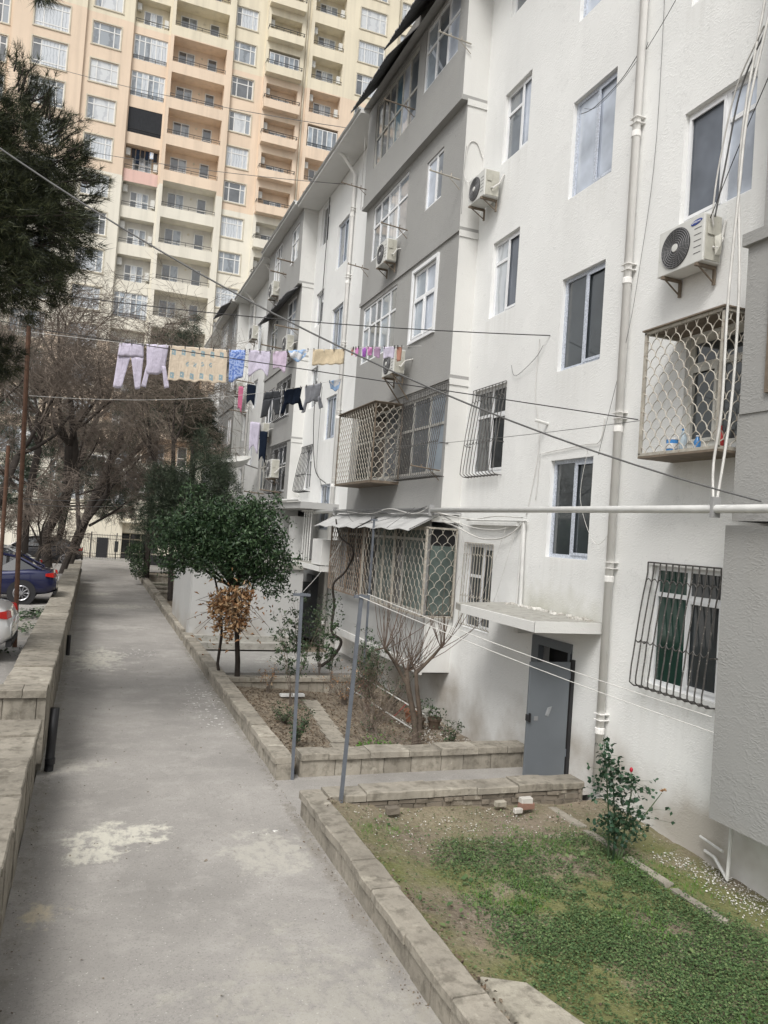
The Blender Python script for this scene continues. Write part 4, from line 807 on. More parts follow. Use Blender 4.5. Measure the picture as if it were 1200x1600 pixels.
for z0, z1, mi in ((ZB, 9.5, 2), (9.5, 19.5, 1), (19.5, 33.8, 2), (33.8, 47.5, 1), (47.5, ZT, 0)):
    m.cur = mi; m.quad((16.0, -.2, z0), (16.5, -.2, z0), (16.5, -.2, z1), (16.0, -.2, z1)); m.quad((16.0, 0, z0), (16.0, -.2, z0), (16.0, -.2, z1), (16.0, 0, z1)); m.quad((16.5, 0, z0), (16.5, -.2, z0), (16.5, -.2, z1), (16.5, 0, z1))
m.build('wall', TM, TB)
m = MB(); m.tube([(16.2, YT+.1, 0), (16.2, YT+.1, ZT)], .07, 6); m.build('downpipe', 'tower_trim', TB)
for z in rows(53.7):       # projecting balconies of column F
    if not vis(14, YT, z): continue
    b_ = bandE(z-2.4); b = MB(TY(YT)); zt = z-1.75-.12; zb = z-2.7
    b.box((12.25, 0, zb), (15.75, .75, zb+.12)); b.box((12.25, .66, zb+.12), (15.75, .75, zt)); b.box((12.25, 0, zb+.12), (12.34, .66, zt)); b.box((15.66, 0, zb+.12), (15.75, .66, zt))
    bo = b.build('balcony', TM[b_], TB)
    g = MB(TY(YT)); g.box((12.22, .70, zt+.34), (15.78, .75, zt+.385)); g.box((12.22, .70, zt+.15), (15.78, .74, zt+.18))
    for q in range(6): xx = 12.28+3.44*q/5; g.box((xx-.02, .70, zt), (xx+.02, .74, zt+.34))
    g.box((12.24, 0, zt+.34), (12.28, .7, zt+.38)); g.box((15.72, 0, zt+.34), (15.76, .7, zt+.38)); g.build('railing', 'iron_black', bo)
m = MB(); m.quad((-14, 74.5, -.5), (-14, 95, -.5), (-14, 95, ZT), (-14, 74.5, ZT)); m.quad((32, 74.4, -.5), (32, 95, -.5), (32, 95, ZT), (32, 74.4, ZT)); m.quad((-14, 95, -.5), (32, 95, -.5), (32, 95, ZT), (-14, 95, ZT)); m.quad((-14, 73.5, ZT), (32, 73.5, ZT), (32, 95, ZT), (-14, 95, ZT)); m.build('wall', 'tower_yellow', TB)
# ground storey of the tower
m = MB(TY(YT)); m.box((-2.5, .1, -.3), (2.4, 2.0, 3.6)); m.box((5.55, .1, -.3), (9, 2.0, 3.6)); m.box((2.4, .1, 2.3), (5.55, 1.6, 3.6)); m.box((2.0, .1, 3.2), (6.2, 2.5, 3.35)); m.build('entrance_block', 'tower_ground', TB)
window(TB, TY(YT), 2.4, 5.55, -.1, 2.3, .2, mull=(.25, .55, .78), trans=((None, .74), (None, .22)), frame='tower_trim', panes='pane_dark', fw=.1, name='entrance_doors')
m = MB(TY(YT)); m.box((.35, 2.0, .0), (1.3, 2.04, 1.75)); m.build('service_door', 'iron_black', TB)
for x in (-1.3, 1.85): m = MB(TY(YT)); m.box((x, 2.0, .55), (x+.3, 2.03, 1.5)); m.build('slit_window', 'pane_dark', TB)
for x0, x1, z in ((-1.6, .6, 7.2), (1.5, 4.2, 6.0), (-6, -3.5, 6.5), (5.5, 8.0, 6.5)): window(TB, TY(YT), x0, x1, z, z+1.9, .11, mull=(.33, .66), frame='tower_frame', panes='pane_tower_dark', fw=.12)
# fence before the tower
t = thing('fence', 'black iron bar fence with pillars at the far end of the path', 'fence', (1, 68, 0))
m = MB()
x = -6.0
while x < 3.2: m.box((x-.012, 67.99, .12), (x+.012, 68.01, 2.15)); x += .13
m.build('bars', 'iron_black', t)
m = MB()
for z in (.25, .5, 1.75, 2.05): m.box((-6, 67.975, z), (3.2, 68.025, z+.04))
m.build('rails', 'iron_black', t)
for x in (-3.8, -.1, 1.9, 3.2): m = MB(); m.box((x-.04, 67.95, 0), (x+.04, 68.05, 2.3)); m.build('post', 'iron_black', t)
m = MB(); m.box((-6, 67.85, -.02), (3.3, 68.15, .11)); m.build('plinth', 'cement', t)
t = thing('gate_pillar', 'dark gate leaf with white pillar right of the far fence', 'gate', (5, 62, 0))
m = MB(); m.box((4.1, 62, 0), (4.3, 62.2, 2.4)); m.build('pillar', 'annex_white', t)
m = MB(); 
for i in range(9): m.box((4.35+.14*i, 62.05, .1), (4.38+.14*i, 62.1, 2.2))
m.box((4.3, 62.04, 2.1), (5.7, 62.1, 2.2)); m.box((4.3, 62.04, .1), (5.7, 62.1, .9)); m.build('leaf', 'iron_black', t)
m = MB(); m.tube([(3.05, 47.5, 0), (3.07, 47.5, 2.6)], .04, 6); solo('post', m, 'iron_black', 'thin black post at the far kerb wall', 'post')
# ------------------------------------------------------------ poles
def tpole(x, y, z0, z1, label, lean=0., arm=.13):
    t = thing('washing_line_pole', label, 'pole', (x, y, z0), 'grey steel washing line poles')
    m = MB(); a = Vector((x, y, z0-.2)); b = Vector((x+lean, y, z1)); w = .022
    m.add([(a.x-w, y-w, a.z), (a.x+w, y-w, a.z), (a.x+w, y+w, a.z), (a.x-w, y+w, a.z), (b.x-w, y-w, b.z), (b.x+w, y-w, b.z), (b.x+w, y+w, b.z), (b.x-w, y+w, b.z)], [(0, 1, 2, 3), (4, 5, 6, 7), (0, 1, 5, 4), (1, 2, 6, 5), (2, 3, 7, 6), (3, 0, 4, 7)]); m.build('post', 'steel_grey', t)
    m = MB(); m.box((b.x-arm, y-.03, z1-.05), (b.x+arm, y+.03, z1-.01)); m.build('crossarm', 'steel_grey', t)
    m = MB()
    for s_ in (-1, 1): m.tube([(b.x+s_*arm*.85, y, z1-.03), (b.x+s_*arm*.85, y, z1+.04), (b.x+s_*arm*.85+.02, y-.02, z1+.03)], .006, 5)
    m.build('hook', 'iron_black', t)
tpole(3.09, 11.36, 0, 2.82, 'thin grey steel pole with small crossarm at the corner of the shrub garden wall', -.06)
tpole(3.28, 9.62, .05, 2.98, 'grey steel pole in the soil behind the lawn corner, nearest the camera', .10, .10)
tpole(6.3, 17.4, -.1, 4.15, 'tall grey pole standing among the bare shrubs before the cage', .0, .08)
m = MB(); m.tube([(-1.28, 16.9, .9), (-1.40, 16.9, 4.0), (-1.51, 16.9, 7.45)], .045, 8); t = solo('rusty_pole', m, 'iron_rust', 'tall rusty brown pole standing by the white car', 'pole', 'rusty poles in the car park')
m = MB(); m.tube([(-2.14, 22, .9), (-2.21, 22, 5.4)], .05, 8); solo('rusty_pole', m, 'iron_rust', 'shorter dark rusty pole at the left frame edge', 'pole', 'rusty poles in the car park')

# ------------------------------------------------------------ cables and washing lines
CABA = (-1.68, 10.5, 8.33)
def cable(label, pts, sag=0., r=.008, mat='cable_black', cat='cable', group='cables across the path', n=20, name='overhead_cable'):
    P = []
    for a, b in zip(pts[:-1], pts[1:]):
        a, b = Vector(a), Vector(b); s_ = sag if len(pts) == 2 else sag*(b-a).length/3
        for i in range(n): t = i/n; p = a.lerp(b, t); p.z -= s_*4*t*(1-t); P.append(tuple(p))
    P.append(tuple(pts[-1])); m = MB(); m.tube(P, r, 5); return solo(name, m, mat, label, cat, group)
cable('thickest cable, dropping steeply from the upper left pine to the right hand gas pipe', [CABA, (7.0, 6.6, 4.46)], .5, .011, 'cable_grey')
cable('dark cable from the pine to the middle stair window', [(-4, 18.4, 8.55), (7.5, 12.01, 7.61)], .22, .010)
cable('dark cable from the rusty pole past the trousers to the scalloped kitchen cage', [(-3.2, 16.9, 7.6), (-1.5, 16.9, 7.42), (6.92, 8.70, 5.62)], .0, .008)
cable('thin wire below the dark cable towards the scalloped kitchen cage', [(6.4, 17.5, 5.9), (6.92, 8.6, 5.60)], .05, .005, 'cable_grey')
cable('thin high wire crossing in front of the tower, upper one', [(-4, 40, 25), (11, 20, 15.5)], .4, .012, 'cable_grey'); cable('thin high wire crossing in front of the tower, lower one', [(-4, 40, 21.3), (11, 22, 15)], .4, .012, 'cable_grey')
L1X = [-1.5, .2, 1.23, 2.45, 2.87, 3.44, 3.88, 4.32, 5.15, 5.46, 5.7, 6.1, 6.66, 7.05]; L1Z = [7.36, 7.41, 7.5, 7.59, 7.65, 7.71, 7.79, 7.88, 8.02, 8.1, 8.14, 8.21, 8.31, 8.38]
def l1(x): return float(np.interp(x, L1X, L1Z))
cable('white washing line with the long row of lilac clothes', [(x, 17.0, z) for x, z in zip(L1X, L1Z)], 0, .005, 'cable_white', 'washing line', 'washing lines across the path', 2, 'washing_line')
A2, B2 = Vector((-1.4, 16.87, 6.06)), Vector((7.01, 21.95, 8.51))
def l2(t): p = A2.lerp(B2, t); p.z -= .34*4*t*(1-t); return p
cable('lower washing line with the dark trousers and sweaters', [tuple(l2(i/12)) for i in range(13)], 0, .005, 'cable_white', 'washing line', 'washing lines across the path', 2, 'washing_line')
cable('pale washing wire from the near pole to the grey bay, upper one', [(3.46, 9.62, 2.99), (6.92, 7.06, 1.93)], .05, .005, 'cable_white', 'washing line', 'washing lines across the path', name='washing_line')
cable('pale washing wire from the near pole to the grey bay, lower one', [(3.30, 9.62, 2.97), (6.92, 7.02, 1.76)], .05, .005, 'cable_white', 'washing line', 'washing lines across the path', name='washing_line')
cable('pale wire between the garden pole and the ground floor cage', [(3.05, 11.36, 2.84), (6.7, 21, 3.6)], .1, .004, 'cable_white', 'washing line', 'washing lines across the path', name='washing_line')
cable('wire from the rusty pole over the car park', [(-1.45, 16.9, 4.0), (3.2, 44, 5.5)], .3, .007, 'cable_grey')
cable('twin wire from the rusty pole over the car park', [(-1.45, 16.9, 3.9), (3.4, 44, 5.1)], .3, .007, 'cable_grey')
# wiring on the facade
W_ = lambda pts, r, mt: (lambda m: (m.tube(pts, r, 5), m)[1])(MB())
wires = [([(7.47, 9.7, 11.7), (7.40, 9.6, 11.55), (7.3, 8.8, 11.9), (7.2, 7.9, 12.6), (7.1, 7.0, 13.6)], .005, 'cable_black'), ([(7.45, 11.4, 11.4), (7.38, 10.9, 11.25), (7.36, 10.2, 11.32), (7.38, 9.8, 11.55)], .007, 'cable_grey'),
         ([(7.45, 11.3, 11.45), (7.36, 10.8, 11.2), (7.37, 10.2, 11.3), (7.4, 9.8, 11.5)], .004, 'cable_black'), ([(7.47, 9.4, 13.5), (7.46, 9.35, 10), (7.44, 9.55, 8.0), (7.4, 9.72, 6.9), (7.46, 10.3, 5.3)], .004, 'cable_grey'),
         ([(7.46, 12.3, 7.6), (7.47, 12.35, 6.6), (7.47, 12.1, 5.6), (7.47, 12.4, 4.3)], .006, 'cable_white'), ([(7.47, 12.0, 5.45), (7.47, 10.7, 5.5), (7.47, 10.3, 5.52), (7.47, 10.2, 5.9)], .008, 'cable_white'), ([(7.47, 12.05, 5.45), (7.47, 12.1, 4.6)], .006, 'cable_white'),
         ([(7.40, 10.5, 5.4), (7.38, 10.6, 4.6), (7.4, 10.2, 3.9), (7.42, 9.9, 4.0), (7.4, 9.8, 4.3)], .004, 'cable_white'), ([(7.44, 12.4, 4.2), (7.4, 13.0, 3.9), (7.38, 14, 3.85), (7.2, 15.0, 4.1), (6.9, 16, 4.25)], .014, 'cable_white'),
         ([(7.44, 12.4, 4.25), (7.42, 13.2, 4.05), (7.4, 14.2, 4.05), (7.1, 15.1, 4.2), (6.8, 17, 4.34)], .010, 'cable_white'), ([(7.44, 12.45, 4.28), (7.4, 13.4, 4.3), (7.4, 14.6, 4.24), (6.8, 15.2, 4.36)], .012, 'cable_white'),
         ([(7.42, 13.0, 4.15), (7.42, 13.6, 3.0), (7.4, 14.0, 2.5), (7.4, 14.4, 3.0), (7.4, 14.9, 4.0)], .004, 'cable_white'), ([(7.42, 12.6, 4.2), (7.4, 13.3, 2.6), (7.4, 14.0, 2.2), (7.4, 14.7, 3.0), (7.3, 15.0, 3.9)], .004, 'cable_white'),
         ([(6.74, 15.2, 4.44), (6.72, 16, 4.3), (6.7, 17.5, 4.42), (6.72, 19, 4.3), (6.74, 22, 4.42)], .012, 'cable_white'), ([(6.73, 15.3, 4.46), (6.7, 16.8, 4.25), (6.68, 18.5, 4.4), (6.72, 21, 4.25), (6.74, 22.3, 4.4)], .008, 'cable_grey'), ([(6.5, 15.4, 4.42), (6.3, 16.5, 3.95), (6.35, 17.4, 3.7), (6.5, 18.2, 4.2)], .005, 'cable_grey'), ([(6.7, 15.3, 4.45), (6.45, 17.5, 4.1), (6.5, 19.5, 4.05), (6.72, 21.0, 4.4)], .005, 'cable_grey'),
         ([(7.1, 6.5, 12.5), (7.06, 6.92, 10.4), (7.0, 7.12, 9.2), (6.95, 7.14, 8.2), (6.9, 7.16, 6.9), (6.86, 7.12, 5.6), (6.86, 7.2, 4.9), (6.80, 7.1, 4.4)], .018, 'cable_white'), ([(7.1, 6.8, 12.5), (7.1, 7.05, 10.6), (7.05, 7.2, 9.4), (7.0, 7.2, 8.4), (6.95, 7.05, 7.0), (6.98, 7.1, 5.6), (6.82, 7.08, 4.4)], .018, 'cable_white'),
         ([(7.06, 7.0, 10.2), (7.12, 7.45, 9.7), (7.2, 7.75, 8.9), (7.2, 7.82, 8.3), (7.25, 7.85, 8.1)], .012, 'cable_white'), ([(7.06, 7.0, 10.1), (7.14, 7.4, 9.65), (7.24, 7.7, 8.8), (7.22, 7.8, 8.2)], .012, 'cable_grey'), ([(7.1, 6.9, 9.6), (7.15, 7.4, 8.9), (7.2, 7.86, 8.2)], .006, 'cable_black'),
         ([(7.44, 28, 16.4), (7.4, 27.9, 13.5), (7.4, 27.95, 11.2), (7.3, 27.5, 8.0), (7.35, 27, 6.0), (7.4, 25.6, 5.4)], .016, 'cable_black'), ([(7.4, 27.0, 9), (7.35, 26.8, 6.2), (7.3, 26, 5.5), (7.35, 25.0, 4.6)], .01, 'cable_grey'),
         ([(7.46, 15.2, 12.3), (7.3, 15.22, 12.6), (7.1, 15.22, 12.5), (7.06, 15.22, 11.8), (7.1, 14.95, 11.5)], .012, 'cable_white'), ([(7.0, 15.1, 12.4), (6.98, 15.1, 11.6), (7.0, 15.12, 10.9)], .005, 'cable_grey'), ([(7.45, 12.15, 7.45), (7.44, 12.4, 7.25), (7.46, 13.1, 7.05), (7.46, 13.3, 7.3)], .005, 'cable_grey'),
         ([(7.46, 22.5, 16.3), (7.4, 22.6, 12), (7.42, 22.5, 9)], .008, 'cable_black'), ([(6.9, 22.3, 16.0), (7.0, 22.6, 15), (7.3, 23.5, 14.2)], .008, 'cable_white')]
for mt in ('cable_black', 'cable_grey', 'cable_white'):
    for (pts, r, m_) in wires:
        if m_ != mt: continue
        q = [Vector(p) for p in pts]; out = []
        for i in range(len(q)-1):
            p0, p1, p2, p3 = q[max(i-1, 0)], q[i], q[i+1], q[min(i+2, len(q)-1)]
            for k in range(6):
                t = k/6; out.append(tuple(.5*((2*p1)+(-p0+p2)*t+(2*p0-5*p1+4*p2-p3)*t*t+(-p0+3*p1-3*p2+p3)*t**3)))
        out.append(tuple(q[-1])); m = MB(); m.tube(out, r, 5); m.build('wall_wire', mt, AB, smooth=True)

# ------------------------------------------------------------ clothes
def cloth_piece(mb, f, cols, rows_, L, R, top, h, wave=.03, ph=0., hem=0.):
    """L(t), R(t): left and right edge offsets at depth t; f(u) gives the hanging point; grid of the panel"""
    k = len(mb.v); vs = []
    for j in range(rows_+1):
        t = j/rows_
        for i in range(cols+1):
            s_ = i/cols; u = L(t)*(1-s_)+R(t)*s_; p = f(u); w = wave*.5*math.sin(u*9+ph+t*2.3)*(.25+t) + wave*.22*math.sin(u*37+t*4+ph) + wave*.5*math.sin(t*3+u*4)
            d = top+h*t*(1+hem*math.sin(u*14+ph)) + .012*math.sin(u*31+ph)*(1 if t > 0 else .6)
            vs.append((p[0]+w*.15, p[1]+w, p[2]-d))
    mb.add(vs, [(j*(cols+1)+i, j*(cols+1)+i+1, (j+1)*(cols+1)+i+1, (j+1)*(cols+1)+i) for j in range(rows_) for i in range(cols)])
def finish(mb, name, mat, label, cat, group, pegs, f):
    o = solo(name, mb, mat, label, cat, group, smooth=True); s_ = o.modifiers.new('thickness', 'SOLIDIFY'); s_.thickness = .006
    for u in pegs:
        p = f(u); g = MB(); g.box((p[0]-.008, p[1]-.02, p[2]-.045), (p[0]+.008, p[1]+.02, p[2]+.03)); g.build('peg', rnd.choice(['iron_black', 'iron_grey', 'cable_white']), o)
    return o
lin = lambda a, b: (lambda t: a+(b-a)*t)
def pants(f, u0, u1, h, mat, label, group, ph=0., spread=0.):
    m = MB(); w = u1-u0; mid = (u0+u1)/2; hip = .3*h
    cloth_piece(m, f, 12, 5, lin(u0+.02, u0), lin(u1-.02, u1), 0, hip, .02, ph)
    cloth_piece(m, f, 6, 10, lin(u0, u0-.04-spread), lin(mid-.005, u0+w*.26-spread), hip, h-hip, .02, ph); cloth_piece(m, f, 6, 10, lin(mid+.005, u1-w*.24), lin(u1, u1-.02), hip, h-hip, .02, ph+1)
    return finish(m, 'trousers', mat, label, 'trousers', group, (u0+.05, mid, u1-.05), f)
def sweater(f, u0, u1, h, sl, mat, label, group, ph=0.):
    m = MB(); w = u1-u0
    cloth_piece(m, f, 12, 10, lin(u0, u0+.10*w), lin(u1, u1-.10*w), 0, h, .02, ph, .05)
    cloth_piece(m, f, 4, 8, lin(u0+.06*w, u0-.10*w), lin(u0+.26*w, u0+.12*w), h*.72, sl-h*.72, .02, ph); cloth_piece(m, f, 4, 8, lin(u1-.24*w, u1-.05*w), lin(u1-.06*w, u1+.18*w), h*.72, sl-h*.72, .02, ph+2)
    return finish(m, 'sweater', mat, label, 'sweater', group, (u0+.05, (u0+u1)/2, u1-.05), f)
def sheet(name, cat, f, u0, u1, h, mat, label, group, ph=0., taper=0., hem=.03, top=0., cols=16, wave=.02):
    m = MB(); cloth_piece(m, f, cols, 10, lin(u0, u0+taper), lin(u1, u1-taper), top, h, wave, ph, hem)
    n = max(2, int((u1-u0)/.25)+1) if u1-u0 > .3 else 2
    return finish(m, name, mat, label, cat, group, [u0+.02+(u1-u0-.04)*i/(n-1) for i in range(n)], f)
G1 = 'clothes on the upper washing line'; G2 = 'clothes on the lower washing line'
f1 = lambda u: Vector((u, 17.0, l1(u)))
pants(f1, .20, .72, .96, 'cloth_lilac', 'lilac long trousers hanging leftmost on the upper washing line', G1)
sweater(f1, .76, 1.21, .62, .92, 'cloth_lilac', 'lilac sweater hanging upside down between the lilac trousers and the towel', G1, 1)
m = MB(); cloth_piece(m, f1, 60, 30, lin(1.25, 1.24), lin(2.46, 2.48), 0, .74, .005, 2, .02)
for fi in range(60*30):
    j, i = divmod(fi, 60); a, b = i % 10, j
    on = (2 <= a <= 5) and (3 <= b <= 7 or 23 <= b <= 27) and not ((a, b % 10) in ((3, 5),)) or (15 <= i <= 44 and 13 <= b <= 16 and (i % 8) in (1, 2, 3) and (i+b) % 3)
    m.mi[fi] = 1 if on else 0
tw = setp(m.build('towel', ['cloth_towel', 'cloth_towel_blue'], None, smooth=True), 'large cream towel with rows of faded blue squares', 'towel', G1); s_ = tw.modifiers.new('thickness', 'SOLIDIFY'); s_.thickness = .008
for u in (1.27, 1.55, 1.85, 2.15, 2.44):
    p = f1(u); g = MB(); g.box((p[0]-.008, p[1]-.02, p[2]-.045), (p[0]+.008, p[1]+.02, p[2]+.03)); g.build('peg', 'iron_black', tw)
sheet('shirt', 'shirt', f1, 2.50, 2.86, .66, 'cloth_blue', 'bright blue patterned shirt beside the cream towel', G1, 3, .03, .08)
sheet('blouse', 'blouse', f1, 2.92, 3.42, .50, 'cloth_lilac', 'wide pale lilac top right of the blue patterned shirt', G1, 4, .03, .16)
sheet('blouse', 'blouse', f1, 3.46, 3.80, .44, 'cloth_lilac_pink', 'pinkish lilac top with a curved hem beside the crumpled white cloth', G1, 5, .03, .14)
sheet('scarf', 'scarf', f1, 3.80, 4.28, .20, 'cloth_white', 'crumpled white and blue cloth beside the plain beige cloth', G1, 1.5, .08, .3, wave=.05)
sheet('tea_towel', 'towel', f1, 4.38, 5.13, .36, 'cloth_beige', 'plain beige cloth on the upper line in front of the white wall', G1, 2.5, .0, .01)
for (a, b, h_, mt, lb, nm) in ((5.28, 5.36, .17, 'cloth_brown', 'tiny brown garment leftmost of the small underwear', 'underwear'), (5.38, 5.48, .22, 'cloth_magenta', 'small magenta garment beside the tiny brown one', 'underwear'), (5.55, 5.67, .21, 'cloth_purple', 'small deep purple garment on the upper line', 'underwear'), (5.68, 5.82, .19, 'cloth_magenta', 'small bright pink garment right of the deep purple one', 'underwear'), (5.84, 6.02, .24, 'cloth_mauve', 'small mauve garment between the pink and the pale lilac ones', 'underwear'), (6.08, 6.38, .28, 'cloth_lilac', 'small pale lilac shorts on the right end of the line', 'shorts'), (6.42, 6.56, .36, 'cloth_brown', 'brown brassiere hanging rightmost on the upper line', 'brassiere')):
    sheet(nm, nm, f1, a, b, h_, mt, lb, G1, a*3, .02, .1, cols=6)
def tpar(x): return (x-A2.x)/(B2.x-A2.x)
f2 = lambda u: l2(tpar(u))
pants(f2, 3.92, 4.46, .66, 'cloth_grey_dark', 'dark grey trousers on the lower washing line', G2)
sweater(f2, 4.54, 5.13, .44, .66, 'cloth_navy', 'black navy sweater hanging upside down beside the dark grey trousers', G2, 2)
sweater(f2, 5.22, 5.80, .50, .74, 'cloth_grey', 'light grey sweater at the right of the lower line', G2, 3)
sheet('vest', 'vest', f2, 6.05, 6.50, .28, 'cloth_white', 'small white vest at the right end of the lower line', G2, 1, .08, .2)
for (x, y, z, w, h_, mt, lb, nm) in ((6.10, 37.6, 10.5, .25, 1.25, 'cloth_pink', 'narrow pink garment hanging from a drying arm far down the block', 'shirt'), (6.40, 37.0, 10.55, .45, .9, 'cloth_navy', 'dark navy top next to the narrow pink garment', 'shirt'), (6.0, 33.2, 8.25, .45, 1.2, 'cloth_lilac', 'pale lilac shirt above the satellite dish', 'shirt'), (6.45, 33.2, 7.9, .35, 1.3, 'cloth_navy', 'dark navy trousers beside the satellite dish', 'trousers')):
    ff = (lambda x, y, z: (lambda u: Vector((u, y, z))))(x, y, z); sheet(nm, nm, ff, x, x+w, h_, mt, lb, 'clothes on the drying arms', x, .03, .15, cols=6)

# ------------------------------------------------------------ cars
def car(loc, rot, pm, label, group='cars parked beyond the retaining wall'):
    t = thing('parked_car', label, 'car', loc, group, rot)
    st = [-2.28, -2.2, -1.95, -1.5, -1.0, -.3, .5, 1.1, 1.7, 2.1, 2.28]
    hh = [.70, .98, 1.03, 1.05, .98, .95, .94, .93, .84, .70, .5]; ww = [.70, .80, .86, .89, .90, .90, .90, .89, .86, .78, .6]; lo = [.42, .30, .24, .22, .2, .2, .2, .2, .22, .26, .36]
    b = MB(); vs = []; K = 12
    for x, h, w, l in zip(st, hh, ww, lo):
        half = [(w*.80, l), (w*.96, l+.12), (w, l+.32), (w*.985, h-.20), (w*.94, h-.06), (w*.80, h)]
        vs += [(x, -a, c) for a, c in half] + [(x, a, c) for a, c in reversed(half)]
    b.add(vs, [(i*K+k, i*K+(k+1) % K, (i+1)*K+(k+1) % K, (i+1)*K+k) for i in range(len(st)-1) for k in range(K)] + [tuple(range(K)), tuple(range((len(st)-1)*K, len(st)*K))])
    o = b.build('body', pm, t, smooth=True, local=True); q = o.modifiers.new('s', 'SUBSURF'); q.levels = 2; q.render_levels = 2
    def cabin(sc, dz, mat, name, rs):
        c = MB(); vs = []
        for x, z0, z1, w0, w1 in rs: vs += [(x, -w0*sc, z0), (x, -w1*sc, z1+dz), (x, -w1*.6*sc, z1+dz+.03), (x, w1*.6*sc, z1+dz+.03), (x, w1*sc, z1+dz), (x, w0*sc, z0)]
        c.add(vs, [(i*6+k, i*6+k+1, (i+1)*6+k+1, (i+1)*6+k) for i in range(len(rs)-1) for k in range(5)] + [tuple(range(6)), tuple(range((len(rs)-1)*6, len(rs)*6))])
        return c.build(name, mat, t, smooth=False, local=True)
    cabin(1.0, 0, 'car_glass', 'window', [(-1.75, .98, 1.02, .74, .70), (-1.2, .95, 1.33, .80, .62), (-.6, .93, 1.42, .81, .62), (.2, .92, 1.42, .81, .62), (.6, .92, 1.32, .80, .63), (1.25, .9, .95, .76, .72)])
    r_ = MB(); rs = [(-1.25, 1.345), (-.6, 1.445), (.2, 1.445), (.62, 1.335)]; vs = []
    for x, z in rs: vs += [(x, -.64, z-.02), (x, -.5, z+.025), (x, .5, z+.025), (x, .64, z-.02)]
    r_.add(vs, [(i*4+k, i*4+k+1, (i+1)*4+k+1, (i+1)*4+k) for i in range(3) for k in range(3)])
    for s_ in (-1, 1):
        for (xa, za, wa, xb, zb, wb) in ((-1.85, 1.02, .75, -1.22, 1.34, .64), (-.25, .95, .83, -.2, 1.42, .65), (1.28, .93, .78, .62, 1.33, .66)):
            r_.tube([(xa, s_*wa, za), (xb, s_*wb, zb)], .035, 6)
        r_.tube([(-1.22, s_*.645, 1.335), (-.6, s_*.645, 1.43), (.2, s_*.645, 1.43), (.62, s_*.655, 1.32)], .02, 5)
    r_.build('roof', pm, t, local=True)
    for x in (-1.38, 1.42):
        for s_ in (-1, 1):
            w = MB(); w.lathe((x, s_*.80, .32), [(.20, -.10), (.31, -.10), (.325, -.06), (.325, .06), (.31, .10), (.20, .10)], 24, 'y'); wo_ = w.build('wheel', 'rubber', t, smooth=False, local=True)
            a = MB(); a.lathe((x, s_*.912-.005*s_, .32), [(.385, -.003), (.385, .003)], 24, 'y'); a.build('wheel_arch', 'rubber', wo_, local=True)
            a = MB(); yy = s_*.93; a.tube([(x+.205*math.cos(k*math.pi/12), yy, .32+.205*math.sin(k*math.pi/12)) for k in range(25)], .018, 5)
            for k in range(10): an = 2*math.pi*k/10; a.tube([(x, yy, .32), (x+.2*math.cos(an), yy, .32+.2*math.sin(an))], .014, 4)
            a.lathe((x, yy, .32), [(.05, -.02), (.05, .02)], 10, 'y'); a.build('rim', 'alloy', wo_, local=True)
    for s_ in (-1, 1):
        l = MB(); l.add([(-2.2, s_*.56, .80), (-2.12, s_*.78, .79), (-1.98, s_*.84, .82), (-1.98, s_*.84, .90), (-2.12, s_*.78, .92), (-2.18, s_*.56, .92), (-2.262, s_*.56, .80), (-2.21, s_*.80, .79), (-2.0, s_*.872, .82), (-2.0, s_*.865, .90), (-2.19, s_*.80, .92), (-2.235, s_*.56, .92)],
                        [(0, 1, 4, 5), (1, 2, 3, 4), (6, 7, 10, 11), (7, 8, 9, 10), (0, 1, 7, 6), (1, 2, 8, 7), (2, 3, 9, 8), (3, 4, 10, 9), (4, 5, 11, 10), (5, 0, 6, 11)]); l.build('tail_light', 'lamp_red', t, local=True)
        l = MB(); l.add([(2.2, s_*.5, .62), (2.05, s_*.78, .66), (2.05, s_*.78, .74), (2.15, s_*.5, .72)], [(0, 1, 2, 3)]); l.build('headlight', 'bottle_clear', t, local=True)
    l = MB(); l.box((-2.29, -.66, .28), (-2.2, .66, .38)); l.box((2.15, -.6, .26), (2.26, .6, .42)); l.build('bumper_trim', 'rubber', t, local=True)
    l = MB(); l.box((-2.315, -.26, .66), (-2.30, .26, .77)); l.build('number_plate', 'plate_white', t, local=True)
    return t
car((-3.50, 15.75, 1.05), math.pi, 'car_white', 'white saloon car cut by the left frame edge, rear towards the path')
car((-3.18, 25.3, 1.05), math.pi, 'car_blue', 'dark blue saloon car parked with its rear to the path')
car((-3.9, 30.2, 1.05), math.pi, 'car_silver', 'silver car parked behind the dark blue saloon')
car((-2.7, 45.5, .95), math.pi, 'car_dark', 'black car far down the path beside the end of the retaining wall')
car((-6.0, 38.5, 1.05), math.pi, 'car_silver', 'grey car half hidden by tree trunks behind the silver one')

# ------------------------------------------------------------ foliage tools
def np_mesh(name, V, F, mats, parent=None, mi=None, smooth=False):
    off = off_of(parent); V = V - np.array(off)[None, :]
    me = bpy.data.meshes.new(name); me.vertices.add(len(V)); me.vertices.foreach_set('co', V.astype(np.float32).ravel())
    k = F.shape[1]; me.loops.add(F.size); me.loops.foreach_set('vertex_index', F.astype(np.int32).ravel()); me.polygons.add(len(F))
    me.polygons.foreach_set('loop_start', np.arange(0, F.size, k, dtype=np.int32)); me.polygons.foreach_set('loop_total', np.full(len(F), k, dtype=np.int32))
    for m_ in (mats if isinstance(mats, list) else [mats]): me.materials.append(MATS[m_])
    if mi is not None: me.polygons.foreach_set('material_index', mi.astype(np.int32))
    me.update(calc_edges=True); o = bpy.data.objects.new(name, me); COL.objects.link(o); o.parent = parent; return o
def unit(a): return a/np.maximum(np.linalg.norm(a, axis=1, keepdims=True), 1e-9)
